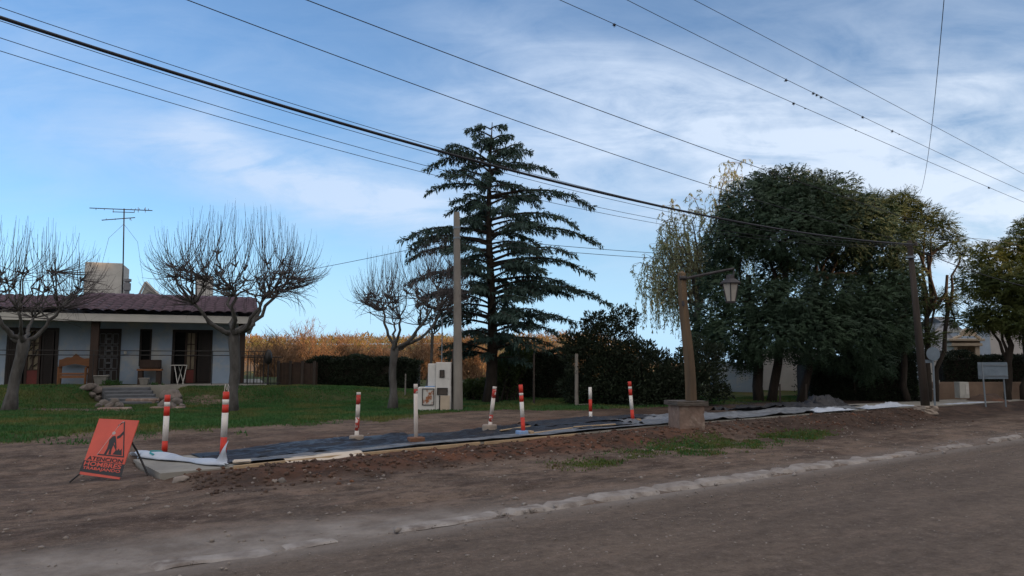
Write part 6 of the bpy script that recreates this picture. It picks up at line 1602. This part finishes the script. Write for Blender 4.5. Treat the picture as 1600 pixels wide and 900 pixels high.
for i in range(13): a = math.pi * i / 12; P_.append((cx - math.cos(a) * .33, gy + .25, cz - .02 + math.sin(a) * .30))
mb.tube([(P_[0][0] - .35, gy + .25, cz - .12)] + P_ + [(P_[-1][0] + .2, gy + .25, cz - .12)], .07, 6); mb.build('arch_moulding', M['cream'], gh)
mb = MB(); n_ = len(P_); mb.add([(p[0], gy + .2, p[2]) for p in P_] + [(p[0], gy + .35, p[2]) for p in P_], [tuple(range(n_)), tuple(reversed(range(n_, 2 * n_)))]); mb.build('tympanum', M['cream'], gh)
# gabled white house behind
hy2 = 37.0; g0 = at(1500, 600, hy2); wh = thing('white_house', 'white house with a grey pitched roof half hidden by the trees at the right', 'house', (g0.x, hy2, .3))
def wx(px, py, Y=hy2): p = at(px, py, Y); return p.x, p.z
xa, ze = wx(1440, 548); xb2, _ = wx(1552, 548); xp, zp = wx(1510, 483)
MB().span((xa, hy2, .3), (xb2, hy2 + 7, ze)).build('wall', M['white_wall'], wh)
mb = MB(); _, zg2 = wx(1500, 489)
mb.add([(xa - .3, hy2 - .3, ze + .004), (xb2 - .4, hy2 - .3, ze + .004), (xp, hy2 + 3, zg2), (wx(1480, 500, hy2 + 3)[0], hy2 + 3, zg2), (xa - .3, hy2 + 7, ze), (xb2, hy2 + 7, ze)], [(0, 1, 2, 3), (1, 5, 2), (0, 3, 4), (3, 2, 5, 4), (0, 4, 5, 1)]); mb.build('roof', M['slate'], wh)
hy3 = 35.0; xa, za = wx(1546, 516, hy3); xb3, _ = wx(1690, 516, hy3)
wh2 = thing('white_house', 'flat topped white wall of the house behind the golden tree at the right edge', 'house', (xa, hy3, .3))
MB().span((xa, hy3, .3), (xb3, hy3 + 6, za)).build('wall', M['white_wall'], wh2); MB().span((xa - .05, hy3 - .06, za + .002), (xb3, hy3 + 6.05, za + .12)).build('cornice', M['cream'], wh2)
# distant white glimpses low behind trees
wallbox('yard_wall', 'pale wall strip seen low between the hedge and the trunks', 'wall', 1285, 1420, 560, 35.5, .25, 'white_wall')

# dark soil heap in front of the right hand wall
q = Vector((at(1540, 600, 27.6).x, 27.6, gz(at(1540, 600, 27.6).x, 27.6))); nu = 26; V = []
for i in range(nu):
    for j in range(14):
        u, v = i / (nu - 1) * 2 - 1, j / 13 * 2 - 1; r2_ = max(0, 1 - u * u) * max(0, 1 - v * v)
        V.append((u * .95, v * .55, -.08 + .52 * r2_ ** .8 * (.75 + .5 * float(fbm(np.array([u * 2.0]), np.array([v * 2.0]), 2.2, 3, 4)[0]))))
o = np_mesh('soil_heap', V, grid_faces(nu, 14), M['clod']); o.location = q; tag(o, 'dark soil heap before the tan wall, behind the rectangular sign', 'soil heap')
